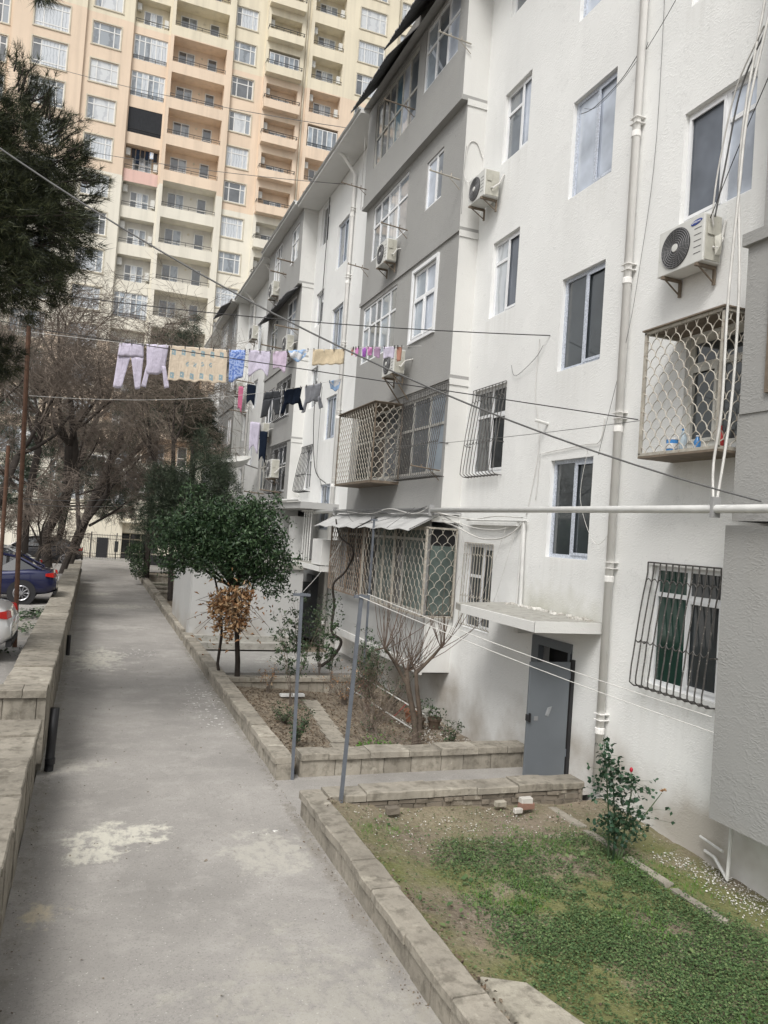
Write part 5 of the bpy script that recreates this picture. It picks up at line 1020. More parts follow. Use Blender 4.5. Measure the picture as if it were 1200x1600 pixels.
def leaf_mesh(name, P, size, mats, parent=None, up=.3, aspect=.5, seed=1, flat=None, fold=.25):
    R_ = np.random.RandomState(seed); n = len(P); a = unit(R_.normal(size=(n, 3)) + np.array([0, 0, -.2])); nr = R_.normal(size=(n, 3)) + np.array([0, 0, up*3]); nr = unit(nr - (nr*a).sum(1, keepdims=True)*a)
    if flat: a[:, 2] *= .25; a = unit(a); nr = unit(np.stack([R_.normal(size=n)*.35, R_.normal(size=n)*.35, np.ones(n)], 1)); nr = unit(nr-(nr*a).sum(1, keepdims=True)*a)
    b = np.cross(a, nr); s_ = (size*R_.uniform(.6, 1.3, n))[:, None]
    v0 = P - a*s_*.5; v2 = P + a*s_*.5; v1 = P + b*s_*aspect*.5 - a*s_*.06 + nr*s_*fold*.4; v3 = P - b*s_*aspect*.5 - a*s_*.06 + nr*s_*fold*.4
    V = np.stack([v0, v1, v2, v3], 1).reshape(-1, 3); i = np.arange(n)*4
    F = np.concatenate([np.stack([i, i+1, i+2], 1), np.stack([i, i+2, i+3], 1)])
    return np_mesh(name, V, F, mats, parent)
def needle_mesh(name, P, D, mats, parent=None, n=26, ln=.14, w=.005, seed=1, spread=.9, cloud=.07):
    R_ = np.random.RandomState(seed); N = len(P); p = np.repeat(P, n, 0) + R_.normal(size=(N*n, 3))*cloud*.5; d = np.repeat(D, n, 0)
    d = unit(d + R_.normal(size=d.shape)*spread); L = (ln*R_.uniform(.6, 1.25, N*n))[:, None]; s_ = unit(np.cross(d, R_.normal(size=d.shape)))*w
    V = np.stack([p - s_, p + s_, p + d*L], 1).reshape(-1, 3); i = np.arange(N*n)*3; return np_mesh(name, V, np.stack([i, i+1, i+2], 1), mats, parent)
def blob_points(lumps, n, shell=.55, seed=1, clusters=None, crad=.12):
    R_ = np.random.RandomState(seed); vol = np.array([l[3]*l[4]*l[5] for l in lumps]); vol = vol/vol.sum(); out = []; dirs = []
    for l, v in zip(lumps, vol):
        k = max(1, int((clusters or n)*v)); d = unit(R_.normal(size=(k, 3))); r = R_.uniform(shell**3, 1, k)**(1/3)*R_.uniform(.88, 1.08, k)
        out.append(np.array(l[:3])+d*r[:, None]*np.array(l[3:6])); dirs.append(d)
    P, D = np.concatenate(out), np.concatenate(dirs)
    if clusters:
        k = max(1, n//len(P)); R2 = np.random.RandomState(seed+5); P = np.repeat(P, k, 0) + R2.normal(size=(len(P)*k, 3))*crad; D = np.repeat(D, k, 0)
    return P, D

# dense evergreen bush tree in the shrub garden
t = thing('evergreen_tree', 'dense rounded evergreen tree with glossy dark leaves over the garden wall', 'tree', (3.4, 18, 0))
lumps = [(2.2, 17.4, 3.25, .95, .9, .62), (2.9, 17.6, 3.5, 1.0, 1.0, .9), (3.6, 17.5, 3.4, .70, .8, .98), (3.85, 17.4, 2.75, .48, .5, .55), (2.7, 17.2, 3.05, .85, .7, .45), (1.75, 17.5, 3.6, .5, .6, .6), (3.3, 17.6, 3.95, .55, .6, .45), (2.45, 17.6, 3.85, .75, .6, .45), (1.55, 17.6, 3.0, .35, .4, .35), (3.95, 17.5, 4.2, .18, .25, .35), (2.0, 17.6, 4.3, .3, .3, .4), (1.65, 17.3, 2.8, .35, .4, .28), (3.95, 17.3, 2.45, .3, .35, .35), (3.2, 17.2, 2.65, .55, .4, .28), (1.35, 17.5, 3.5, .25, .3, .3)]
_r = random.Random(77)
for _ in range(26):
    l = lumps[_r.randrange(7)]; a_, e_ = _r.uniform(0, 6.28), _r.uniform(-.5, 1.3); lumps.append((l[0]+math.cos(a_)*math.cos(e_)*l[3]*1.05, l[1]+math.sin(a_)*math.cos(e_)*l[4], l[2]+math.sin(e_)*l[5]*1.08, _r.uniform(.12, .26), .25, _r.uniform(.14, .3)))
P, D = blob_points(lumps, 23000, .2, 3, 2100, .07); leaf_mesh('crown', P, .095, 'leaf_laurel', t, seed=4, up=.4, aspect=.42)
m = MB(); m.tube([(3.42, 18.05, -.2), (3.38, 18.0, .6), (3.3, 17.9, 1.2), (3.15, 17.8, 2.0), (3.0, 17.7, 3.0)], [.075, .06, .055, .045, .02], 8); m.tube([(3.30, 17.9, 1.2), (3.5, 17.8, 1.9), (3.6, 17.6, 3.0)], [.04, .03, .015], 6); m.tube([(3.1, 18.3, -.1), (2.95, 18.2, .5), (2.98, 18.1, 1.2), (2.85, 17.9, 2.0), (2.5, 17.6, 3.0)], [.045, .035, .035, .03, .012], 7)
for k in range(40):
    l = rnd.choice(lumps); p = Vector((l[0]+rnd.uniform(-.6, .6)*l[3], l[1]+rnd.uniform(-.6, .6)*l[4], l[2]+rnd.uniform(-.5, .6)*l[5])); m.tube([(3.1, 17.8, 2.3), tuple(Vector((3.1, 17.8, 2.6)).lerp(p, .5)), tuple(p)], [.02, .012, .005], 4, cap=False)
m.build('trunk', 'bark_dark', t, smooth=True)
# dried creeper hanging in the fork below it
t = thing('dried_plant', 'bunch of dead curled orange brown leaves hanging below the evergreen tree', 'dead plant', (3.0, 17.6, 1.2))
P, D = blob_points([(2.95, 17.0, 2.15, .46, .36, .28), (3.1, 17.0, 1.72, .26, .28, .42), (2.75, 17.0, 2.0, .32, .3, .28), (2.68, 17.0, 1.6, .12, .2, .25), (3.28, 17.0, 2.25, .22, .2, .15), (2.95, 17.0, 1.4, .14, .15, .2)], 850, .05, 8); leaf_mesh('leaves', P, .14, 'leaf_dry', t, seed=9, aspect=.34, up=-.2, fold=.7)
Px = np.random.RandomState(3).normal(size=(260, 3))*np.array([.34, .25, .34])+np.array([2.95, 17.0, 1.9]); leaf_mesh('loose_leaves', Px, .12, 'leaf_dry', t, seed=10, aspect=.3, fold=.7)
m = MB()
for k in range(46): a = rnd.uniform(0, 6.28); L = rnd.uniform(.3, .95); zz = rnd.uniform(1.5, 2.2); m.tube([(2.95, 17.05, zz), (2.95+L*.5*math.cos(a), 17.05+L*.4*math.sin(a), zz+rnd.uniform(-.1, .2)), (2.95+L*math.cos(a), 17.05+L*.8*math.sin(a), zz+rnd.uniform(-.35, .15))], [.012, .008, .003], 4, cap=False)
m.build('stems', 'twig', t)

# large pine, upper left
t = thing('pine_tree', 'big dark pine leaning in from the upper left frame edge', 'tree', (-4.2, 13, 1.05))
c = np.array([-2.75, 12.6, 8.35]); lumps = [(-2.9, 12.7, 8.4, 2.2, 2.0, 1.75), (-1.7, 12.3, 7.7, 1.3, 1.1, 1.05), (-1.3, 12.2, 8.95, .95, .9, .55), (-1.0, 12.1, 7.9, .75, .8, .75), (-1.9, 12.4, 9.75, .85, .9, .45), (-1.45, 12.2, 6.95, .9, .9, .45), (-.75, 12.1, 8.75, .5, .6, .32)]
P, D = blob_points(lumps, 4200, .3, 11); D = unit(D + np.array([.25, -.1, .1])); needle_mesh('crown', P, D, 'leaf_pine', t, 42, .17, .0042, 12, .75, .07)
m = MB(); m.tube([(-4.3, 13.2, .9), (-4.1, 13.1, 4), (-3.7, 12.9, 7.2), (-3.2, 12.8, 9.6)], [.28, .24, .17, .06], 10)
for k in range(170):
    i = rnd.randrange(len(P)); p = Vector(P[i]); q = Vector((-3.6, 12.9, rnd.uniform(6.6, 9.0))); mid = q.lerp(p, .55)+Vector((rnd.uniform(-.2, .2), rnd.uniform(-.2, .2), rnd.uniform(-.3, .1))); m.tube([tuple(q), tuple(mid), tuple(p), tuple(p+Vector(D[i])*.12)], [.04, .022, .009, .005], 5, cap=False)
m.build('trunk', 'bark_dark', t, smooth=True)
# twigs at its outline, carrying needles only at the tips
m = MB(); TP = []; TD = []
for k in range(95):
    a = rnd.uniform(-1.2, 1.35); p = Vector((-.85, 12.1, 8.45)) + Vector((math.cos(a)*.35, rnd.uniform(-.5, .5), math.sin(a)*1.35)); p.x -= abs(math.sin(a))*.75; d = Vector((math.cos(a)*1.1, rnd.uniform(-.3, .3), math.sin(a)+.25)).normalized()
    q = p; pts = [tuple(q)]
    for s_ in range(4): d = (d+Vector((rnd.gauss(0, .25), rnd.gauss(0, .25), rnd.gauss(.08, .2)))).normalized(); q = q+d*rnd.uniform(.07, .13); pts.append(tuple(q)); TP.append(tuple(q)); TD.append(tuple(d))
    m.tube(pts, [.012, .010, .008, .006, .003], 4, cap=False)
m.build('twigs', 'bark_dark', t); needle_mesh('needles', np.array(TP), np.array(TD), 'leaf_pine', t, 20, .13, .0032, 19, .5, .03)
P, D = blob_points([(-1.62, 12.0, 11.35, .28, .4, .15), (-1.25, 12.0, 11.25, .2, .3, .2)], 34, .2, 15); needle_mesh('branch_tip', P, D+np.array([.2, 0, -.6]), 'leaf_pine', t, 30, .2, .004, 16, .7, .03)
P, D = blob_points([(-2.0, 14.5, 6.3, .75, .7, .45), (-2.2, 14.5, 5.6, .55, .6, .35)], 240, .3, 21); needle_mesh('lower_crown', P, D, 'leaf_pine', t, 36, .16, .005, 22, .8, .06)

# bare trees
def grow(mb_thick, mb_thin, p, d, r, L, lvl, R_, droop=.0, thin=2, bias=Vector((0, 0, 0)), up=.12):
    nseg = 4 if lvl < 3 else 3; pts = [tuple(p)]; rs = [r]; q = Vector(p); dd = Vector(d); kids = []
    for i in range(nseg):
        dd = (dd + Vector((R_.gauss(0, .16), R_.gauss(0, .16), R_.gauss(up if lvl < 3 else -droop, .13))) + bias*.10).normalized(); q = q + dd*L/nseg; pts.append(tuple(q)); rs.append(max(r*(1-.5*(i+1)/nseg), (.03, .02, .014, .010, .0065, .005)[min(lvl, 5)])); kids.append((q.copy(), dd.copy(), rs[-1]))
    (mb_thick if lvl < thin else mb_thin).tube(pts, rs, 7 if lvl < 2 else (5 if lvl == 2 else 3), cap=False)
    if lvl >= 5: return
    nk = [3, 4, 6, 6, 3][lvl]
    for k in range(nk):
        b, bd, br = kids[min(len(kids)-1, R_.randrange(1 if lvl < 2 else 0, nseg))]
        ax = Vector((R_.gauss(0, 1), R_.gauss(0, 1), R_.gauss(.0, .6))); nd = (bd*R_.uniform(.5, 1.0) + ax.normalized()*R_.uniform(.6, 1.1)).normalized()
        grow(mb_thick, mb_thin, b, nd, br*R_.uniform(.5, .75), L*R_.uniform(.5, .82), lvl+1, R_, droop, thin, bias, up)
def bare(label, base, stems, seed, L=3.2, r=.17, droop=.06, bias=(0, 0, 0), mat='twig'):
    t = thing('bare_tree', label, 'tree', base, 'bare winter trees by the car park'); A = MB(); B = MB(); R_ = random.Random(seed)
    for pts, rr in stems:
        A.tube(pts, [rr, rr*.9, rr*.75][:len(pts)] if len(pts) <= 3 else [rr*(1-.3*i/len(pts)) for i in range(len(pts))], 9)
        d = (Vector(pts[-1])-Vector(pts[-2])).normalized()
        for k in range(3): nd = (d+Vector((R_.gauss(0, .55), R_.gauss(0, .55), R_.gauss(0, .25)))+Vector(bias)*.5).normalized(); grow(A, B, pts[-1], nd, rr*.5, L*R_.uniform(.8, 1.1), 1, R_, droop, 2, Vector(bias))
        mid = Vector(pts[0]).lerp(Vector(pts[-1]), .6); grow(A, B, mid, (Vector((R_.choice([-1, 1])*.9, R_.gauss(0, .5), .35))).normalized(), rr*.45, L*.8, 1, R_, droop, 2, Vector(bias))
    A.build('trunk', 'bark_dark', t, smooth=True); B.build('crown', mat, t); return t
TRUNKM = 'bark_dark'
bare('bare tree with a thick dark trunk and a fork behind the rusty pole', (-1.5, 33, 1.05), [([(-1.5, 33, .9), (-1.75, 33, 2.8), (-1.05, 33, 4.6), (-1.15, 33, 6.4)], .21), ([(-1.05, 33, 4.6), (-.9, 33, 6.2), (-1.3, 33, 8.6)], .15)], 5, 3.0, bias=(.25, 0, .1))
bare('bare tree with a slimmer trunk left of the forked one', (-2.5, 31, 1.05), [([(-2.3, 31, .9), (-2.35, 31, 4.0), (-2.1, 31, 6.1)], .16)], 9, 2.7)
bare('tall bare tree spreading its brown twigs over the path behind the clothes', (-.9, 41, 1.05), [([(-1.1, 41, .9), (-.2, 41, 4.2), (.9, 41, 7.5), (1.2, 41, 9.0)], .22), ([(-.2, 41, 4.2), (1.2, 41, 6.4), (2.6, 40.5, 8.2)], .15)], 14, 3.5, bias=(.25, 0, .0))
bare('bare tree farther back, twigs in front of the tower balconies', (-2.5, 48, .9), [([(-2.0, 48, .5), (-1.4, 48, 5.5), (-.3, 48, 9.4)], .2), ([(-1.4, 48, 5.5), (-2.8, 48, 9.8)], .13)], 23, 3.9)
bare('bare tree at the right of the path beside the far grass', (3.6, 39, 0), [([(3.7, 38.2, -.1), (3.5, 38.2, 4.2), (3.3, 38.2, 7.4)], .13), ([(3.5, 38.2, 4.2), (2.3, 38.2, 7.0)], .1)], 31, 2.6, droop=.12, mat='twig_pale')
bare('bare tree filling the left frame edge behind the rusty poles', (-3.6, 29, 1.05), [([(-3.4, 29, .9), (-3.2, 29, 3.5), (-2.6, 29, 5.6)], .15), ([(-3.2, 29, 3.5), (-3.9, 29, 6.4)], .1)], 51, 2.8, bias=(.2, 0, 0))
bare('low bare tree with a wide brown crown just right of the forked tree', (-1.2, 37, 1.05), [([(-1.2, 37, .9), (-.6, 37, 3.0), (.5, 37, 4.8)], .15), ([(-.6, 37, 3.0), (-.9, 37, 5.6)], .1)], 53, 2.6, droop=.14, bias=(.35, 0, -.05))
bare('low scrubby bare tree with drooping branches over the blue car', (-1.7, 28.5, 1.05), [([(-1.75, 28.2, .9), (-1.7, 28.2, 2.0), (-1.6, 28.2, 2.6)], .07)], 37, 1.5, r=.06, droop=.12, mat='twig')
# far conifers
def conifer(label, base, lumps, n, seed, mat='leaf_pine_far', ln=.35, w=.014, nn=34):
    t = thing('conifer', label, 'tree', base, 'dark conifers behind the bare trees'); P, D = blob_points(lumps, n, .3, seed); needle_mesh('crown', P, D, mat, t, nn, ln, w, seed+1, .8, .2)
    m = MB(); top = max(l[2] for l in lumps); m.tube([(base[0], base[1], base[2]-.1), (base[0], base[1], (base[2]+top)/2), (base[0]-.1, base[1], top)], [.2, .15, .05], 7)
    for k in range(26): i = rnd.randrange(len(P)); p = Vector(P[i]); m.tube([(base[0], base[1], p.z-.5), tuple(p)], [.05, .012], 4, cap=False)
    m.build('trunk', 'bark_dark', t); return t
conifer('dark conifer rising behind the lilac clothes', (3.0, 46, 0), [(3.6, 46, 12.6, 1.9, 1.6, 2.3), (2.8, 46, 10.0, 2.3, 1.6, 1.6), (4.3, 46, 14.8, .8, .8, 1.3), (4.6, 46, 9.6, 1.4, 1.2, 1.2)], 900, 41)
conifer('dark conifer beside the far end of the white block', (5.0, 44, 0), [(4.9, 44, 9.6, 1.1, 1.2, 1.4), (5.6, 44, 8.2, 1.0, 1, 1.0)], 420, 43)
conifer('dark pine hanging low over the far end of the path', (-1.9, 52, .6), [(1.3, 52, 4.7, 2.1, 1.4, 1.3), (-.6, 52, 6.2, 2.0, 1.5, 1.3), (-2, 52, 8.5, 2.2, 1.5, 1.7), (2.6, 52, 6.4, 1.4, 1.2, .9), (.8, 52, 8.6, 1.8, 1.2, 1.0)], 1000, 45)
conifer('feathery dark green conifer directly behind the evergreen bush tree', (3.5, 31, 0), [(3.3, 31, 4.2, 1.3, 1.1, 1.2), (3.9, 31, 5.5, 1.0, 1.0, 1.1), (4.6, 31, 5.0, .8, .9, 1.1), (2.5, 31, 5.0, .8, .7, 1.0), (3.7, 31, 6.7, .4, .4, .8), (4.7, 31, 6.1, .45, .5, .7), (2.2, 31, 3.6, .8, .8, .9), (2.4, 31, 5.4, .6, .6, .6), (2.6, 31, 3.6, .8, .8, .8)], 1500, 47, 'leaf_cypress', .16, .009, 36)
conifer('dark green tree mass behind the parked cars', (-6, 44, 1), [(-4.6, 44, 5.5, 2.8, 2, 2.6), (-5.2, 44, 10.5, 2.8, 2, 3), (-2.4, 44, 4.0, 1.2, 1.2, 1.4)], 900, 49)
P, D = blob_points([(2.35, 46, 1.7, .6, .5, .8), (2.55, 45, .9, .5, .5, .6)], 2200, .2, 51); t = thing('shrub', 'leafy light green shrub at the far kerb by the gate', 'shrub', (2.4, 46, 0)); leaf_mesh('leaves', P, .12, 'leaf_shrub', t, seed=52)

# shrubs and stems of the garden
def thin_shrub(label, x, y, z, h, n, seed, spread=.35, leafn=260, mat='leaf_shrub', stem='twig', ls=.06, name='shrub', cat='shrub', group='thin shrubs in the kerbed garden', r0=.0075, arch=.0, lo=.35):
    R_ = random.Random(seed); t = thing(name, label, cat, (x, y, z), group); m = MB(); pts_ = []
    for k in range(n):
        a = R_.uniform(0, 6.28); s_ = R_.uniform(.3, 1)*spread; hh = h*R_.uniform(.6, 1.05); P0 = Vector((x+R_.gauss(0, .03), y+R_.gauss(0, .03), z-.05)); pts = [tuple(P0)]
        for j in range(1, 7): u = j/6; pts.append((x+math.cos(a)*s_*u**1.4+R_.gauss(0, .02), y+math.sin(a)*s_*u**1.4+R_.gauss(0, .02), z+hh*u-arch*u*u))
        m.tube(pts, [r0*(1-.75*j/6) for j in range(7)], 5, cap=False)
        for j in range(2, 7):
            for _ in range(2):
                b = Vector(pts[j]); e = b+Vector((R_.gauss(0, .12), R_.gauss(0, .12), R_.uniform(.02, .16)))*h*.7; m.tube([tuple(b), tuple(e)], [r0*.35, r0*.15], 3, cap=False)
                for q in range(3): pts_.append(b.lerp(e, R_.uniform(.2, 1)))
    m.build('stems', stem, t)
    if leafn:
        pts_ = [p for p in pts_ if p.z > z+h*lo]; P = np.array([tuple(R_.choice(pts_)+Vector((R_.gauss(0, .03), R_.gauss(0, .03), R_.gauss(0, .03)))) for _ in range(leafn)]); leaf_mesh('leaves', P, ls, mat, t, seed=seed, aspect=.55)
    return t
thin_shrub('leafy shrub just behind the garden pole, left part of the kerbed garden', 4.25, 16.2, -.05, 1.9, 8, 61, .55, 900, ls=.065)
thin_shrub('low green clump inside the wall corner by the garden pole', 3.55, 13.0, .02, .55, 12, 62, .35, 520, ls=.05, lo=.1)
thin_shrub('taller thin shrub with small leaves before the grey annex door', 5.2, 19.2, -.1, 2.1, 9, 63, .6, 900, ls=.07)
thin_shrub('upright sprig with dark round leaves before the cage', 5.55, 17.6, -.1, 1.7, 4, 64, .2, 420, 'leaf_laurel', ls=.07)
thin_shrub('dark leafy shrub beside the tall pole under the bay', 6.15, 16.4, -.2, 1.75, 10, 65, .5, 800, 'leaf_laurel', ls=.06)
thin_shrub('tangled bare undergrowth in front of the red and white rack', 5.4, 14.3, -.15, .75, 30, 66, .9, 260, 'leaf_litter', 'twig', .04, lo=.0)
thin_shrub('leafy dark shrub in the corner between the cross wall and the tall pole', 6.3, 17.3, -.15, 1.2, 12, 181, .5, 700, 'leaf_laurel', ls=.06, lo=.1)
thin_shrub('tall straggly shrub before the second door', 5.7, 19.0, -.1, 1.7, 8, 182, .5, 600, 'leaf_shrub', ls=.065)
thin_shrub('brown twiggy bush with few leaves beside the tall pole base', 5.9, 15.9, -.15, 1.3, 26, 183, .55, 260, 'leaf_shrub', 'twig_brown', .05, lo=.2)
thin_shrub('green grassy tuft against the block wall beside the nearest slab', 4.7, 12.1, .0, .3, 26, 184, .3, 420, 'leaf_grass', ls=.05, lo=.0)
thin_shrub('dark thorny tangle right behind the block wall', 5.0, 12.6, -.1, .65, 34, 167, .9, 240, 'leaf_shrub', 'twig', .04, lo=.0)
thin_shrub('dry brown tangle between the stepping slabs and the tall pole', 5.6, 16.6, -.15, .9, 34, 168, .8, 300, 'leaf_dry', 'twig', .045, lo=.0)
thin_shrub('leafless thicket of thin stems behind the red and white rack', 6.5, 15.9, -.2, 1.1, 26, 169, .6, 200, 'leaf_laurel', 'twig', .05, lo=.3)
thin_shrub('low green weeds left of the stepping slabs', 3.7, 14.6, .0, .4, 22, 170, .5, 420, 'leaf_shrub', 'twig', .045, lo=.0)
thin_shrub('tangled thorny undergrowth beside the stepping slabs', 5.9, 15.2, -.15, .7, 30, 67, .8, 200, 'leaf_litter', 'twig_pale', .04, lo=.0)
thin_shrub('young green shrub in front of the wall near the flower pots', 6.55, 13.0, -.2, .6, 9, 68, .25, 300, ls=.05, lo=.1)
thin_shrub('sparse brown shrub in the middle of the kerbed garden', 4.0, 17.4, -.05, .8, 10, 69, .35, 120, 'leaf_dry', ls=.05)
# bare pollarded shrub
t = thing('bare_shrub', 'bare many stemmed pollarded shrub rising in front of the white cage', 'shrub', (5.95, 13.7, -.15)); m = MB()
m.tube([(6.0, 13.4, -.3), (5.95, 13.4, .3), (5.78, 13.45, .95), (5.75, 13.5, 1.25)], [.075, .06, .055, .04], 8); m.tube([(6.08, 13.45, -.3), (6.05, 13.4, .4), (5.95, 13.4, .9), (5.9, 13.4, 1.25)], [.06, .05, .045, .035], 8); m.tube([(5.78, 13.45, .95), (5.5, 13.4, 1.35), (5.2, 13.3, 1.7), (5.0, 13.3, 1.65)], [.035, .03, .022, .015], 6); m.tube([(5.9, 13.4, 1.2), (6.25, 13.4, 1.55), (6.4, 13.3, 1.8), (6.38, 13.3, 2.3)], [.035, .03, .022, .014], 6)
m.build('trunk', 'bark', t, smooth=True); m = MB(); R_ = random.Random(4)
for k in range(75):
    b = Vector(R_.choice([(5.75, 13.5, 1.2), (5.9, 13.4, 1.22), (5.2, 13.3, 1.65), (6.35, 13.3, 1.7), (5.5, 13.4, 1.35)])); dx = R_.gauss(0, .28); dy = R_.gauss(0, .2); L = R_.uniform(.6, 1.5)
    if k % 9 == 0: dx += .7; L *= 1.1
    pts = [tuple(b+Vector((dx*u*L*(1.6-.6*u)+R_.gauss(0, .035)*u, dy*u*L+R_.gauss(0, .03)*u, L*u*(1-.25*abs(dx))))) for u in (0, .15, .35, .6, .8, 1)]; m.tube(pts, [.008, .0075, .0065, .005, .0035, .002], 4, cap=False)
m.build('shoots', 'twig_brown', t)
# twisted vine at the cage
t = thing('vine', 'gnarled twisted vine trunk climbing beside the ground floor cage', 'vine', (6.3, 20.5, -.1)); m = MB()
q = [Vector(p) for p in [(5.9, 20.6, -.15), (6.35, 20.3, .25), (6.6, 20.2, .75), (6.3, 20.2, 1.05), (6.45, 20.6, 1.7), (6.35, 20.5, 2.3), (6.62, 20.3, 2.7), (6.66, 19.9, 3.3), (6.40, 20.4, 3.65), (6.3, 20.6, 4.2)]]; out = []
for i in range(len(q)-1):
    p0, p1, p2, p3 = q[max(i-1, 0)], q[i], q[i+1], q[min(i+2, len(q)-1)]
    for k in range(5): u = k/5; out.append(tuple(.5*((2*p1)+(-p0+p2)*u+(2*p0-5*p1+4*p2-p3)*u*u+(-p0+3*p1-3*p2+p3)*u**3)))
m.tube(out, [.05*(1-.6*i/len(out)) for i in range(len(out))], 7); m.build('trunk', 'bark_dark', t, smooth=True)
P, D = blob_points([(6.2, 20.3, 1.5, .5, .4, .7)], 260, .1, 71); leaf_mesh('leaves', P, .08, 'leaf_shrub', t, seed=72)
# rose bush on the lawn
t = thing('rose_bush', 'tall rose bush with one red bud beside the lawn by the white downpipe', 'rose bush', (6.25, 7.8, 0)); m = MB(); R_ = random.Random(12); lp = []
stems_ = [[(6.2, 7.85, -.05), (6.17, 7.85, .5), (6.10, 7.85, 1.0), (6.02, 7.85, 1.5)], [(6.24, 7.8, -.05), (6.22, 7.8, .5), (6.16, 7.8, .95), (6.08, 7.8, 1.25)], [(6.28, 7.8, -.05), (6.38, 7.8, .4), (6.44, 7.8, .8), (6.42, 7.8, 1.08)], [(6.3, 7.8, -.05), (6.42, 7.75, .35), (6.6, 7.7, .6), (6.78, 7.65, .86)], [(6.22, 7.82, -.05), (6.28, 7.8, .35), (6.3, 7.8, .6)]]
for s_ in stems_:
    m.tube(s_, [.014, .011, .008, .004], 6); a = [Vector(p) for p in s_]
    top_only = s_ is stems_[3]
    for k in range(70 if not top_only else 24):
        u = R_.uniform(.95, 2.95) if len(a) > 3 else R_.uniform(.8, 1.9); i = min(int(u), len(a)-2); p = a[i].lerp(a[i+1], u-i)
        if top_only and u > 2.3: continue
        w = .13 if p.z < 1.0 else .075; e = p+Vector((R_.gauss(0, w), R_.gauss(0, w), R_.gauss(.0, .04))); m.tube([tuple(p), tuple(e)], [.0025, .0015], 3, cap=False)
        for _ in range(3): lp.append(tuple(e+Vector((R_.gauss(0, .025), R_.gauss(0, .025), R_.gauss(0, .02)))))
m.build('stems', 'leaf_shrub', t); leaf_mesh('leaves', np.array(lp), .062, 'leaf_rose', t, seed=5, aspect=.75, up=.5)
f = MB(); f.lathe((6.42, 7.8, 1.08), [(.008, 0), (.02, .015), (.022, .035), (.012, .055), (.004, .06)], 10); f.build('bud', 'petal_red', t, smooth=True)
leaf_mesh('wilted_flower', np.array([(6.79+R_.gauss(0, .015), 7.64+R_.gauss(0, .015), .89+R_.gauss(0, .01)) for _ in range(22)]), .05, 'leaf_dry', t, seed=6)

# ------------------------------------------------------------ ground cover (stuff)
R_ = np.random.RandomState(5)
def vnoise(x, y, s, seed):
    G = np.random.RandomState(seed).rand(64, 64); xs, ys = x*s+100, y*s+100; i, j = np.floor(xs).astype(int), np.floor(ys).astype(int); fx, fy = xs-i, ys-j; fx = fx*fx*(3-2*fx); fy = fy*fy*(3-2*fy)
    g = lambda a, b: G[a % 64, b % 64]; return (g(i, j)*(1-fx)+g(i+1, j)*fx)*(1-fy)+(g(i, j+1)*(1-fx)+g(i+1, j+1)*fx)*fy
def zs_(f, x, y): return np.array([f(a, b) for a, b in zip(x, y)])
n = 210000; x = R_.uniform(3.1, 7.3, n); y = R_.uniform(2.6, 9.6, n)
edge = np.minimum.reduce([(x-3.45-.25*np.clip((y-6)/3, 0, 1)*2.0-.25*vnoise(x, y, 1.5, 44))/.45, (8.95-y-.4*vnoise(x, y, 2, 45))/.7, (6.75-x-.15*np.sin(y*2))/.45]); keep = np.clip(edge, 0, 1)
nz = .45*vnoise(x, y, 1.6, 1)+.3*vnoise(x, y, 5, 2)+.25*vnoise(x, y, 13, 22); keep = keep*np.clip((nz-.27)/.22, 0.04, 1)*.95 + .03; ok = R_.rand(n) < keep*np.clip(.45+1.1*vnoise(x, y, .9, 33), .3, 1); x, y, nzk = x[ok], y[ok], nz[ok]
z = zs_(lawn_z, x, y)+R_.uniform(.0, .05, len(x))*(.2+1.3*nzk); setp(leaf_mesh('ground_cover', np.stack([x, y, z], 1),   .025, 'leaf_lawn', seed=7, aspect=.75, flat=True), 'carpet of small green clover like leaves on the near garden plot', 'ground cover', kind='stuff')
n = 9000; x = R_.uniform(3.3, 6.9, n); y = R_.uniform(2.8, 9.0, n); nz = vnoise(x, y, 1.1, 9); ok = nz > .58; x, y = x[ok], y[ok]; z = zs_(lawn_z, x, y)
P = np.stack([x, y, z], 1); D = np.tile(np.array([[0, 0, 1.]]), (len(P), 1)); setp(needle_mesh('grass', P, D, 'leaf_grass', None, 3, .075, .0025, 8, .45, .02), 'short grass blades mixed into the clover of the near garden plot', 'grass', kind='stuff')
def scatter(name, n, xr, yr, zf, size, mat, label, cat, seed, dens=None, aspect=.7, lift=.015):
    R_ = np.random.RandomState(seed); x = R_.uniform(*xr, n); y = R_.uniform(*yr, n)
    if dens is not None: ok = R_.rand(n) < dens(x, y); x, y = x[ok], y[ok]
    z = zs_(zf, x, y)+R_.uniform(.002, lift, len(x)); return setp(leaf_mesh(name, np.stack([x, y, z], 1), size, mat, seed=seed, aspect=aspect, flat=True), label, cat, kind='stuff')
scatter('leaf_litter', 9000, (3.1, 7.3), (11.8, 17.8), gard_z, .05, 'leaf_litter', 'dry leaf litter on the soil of the kerbed shrub garden', 'leaf litter', 81)
scatter('leaf_litter', 1500, (3.1, 7.3), (2.8, 9.6), lawn_z, .035, 'leaf_litter', 'dry leaf bits along the edges of the near garden plot', 'leaf litter', 82, lambda x, y: np.clip(np.maximum((y-8.8)/.5, (3.7-x)/.3), .12, 1))
scatter('plaster_chips', 9500, (6.5, 7.48), (2.8, 9.4), lawn_z, .026, 'chips', 'white plaster chips along the foot of the wall beside the lawn', 'plaster chips', 83, lambda x, y: np.clip((x-6.75)/.5, 0, 1)*np.where(y < 7.9, 1, .06)*(.35+vnoise(x, y, 1.5, 3)))
scatter('plaster_chips', 500, (3.4, 6.6), (8.4, 9.6), lawn_z, .024, 'chips', 'scattered pale chips on the bare soil beside the rubble wall', 'plaster chips', 84)
scatter('plaster_chips', 1500, (6.3, 7.45), (11.9, 15.5), gard_z, .035, 'chips', 'plaster rubble at the foot of the wall by the flower pots', 'plaster chips', 85)
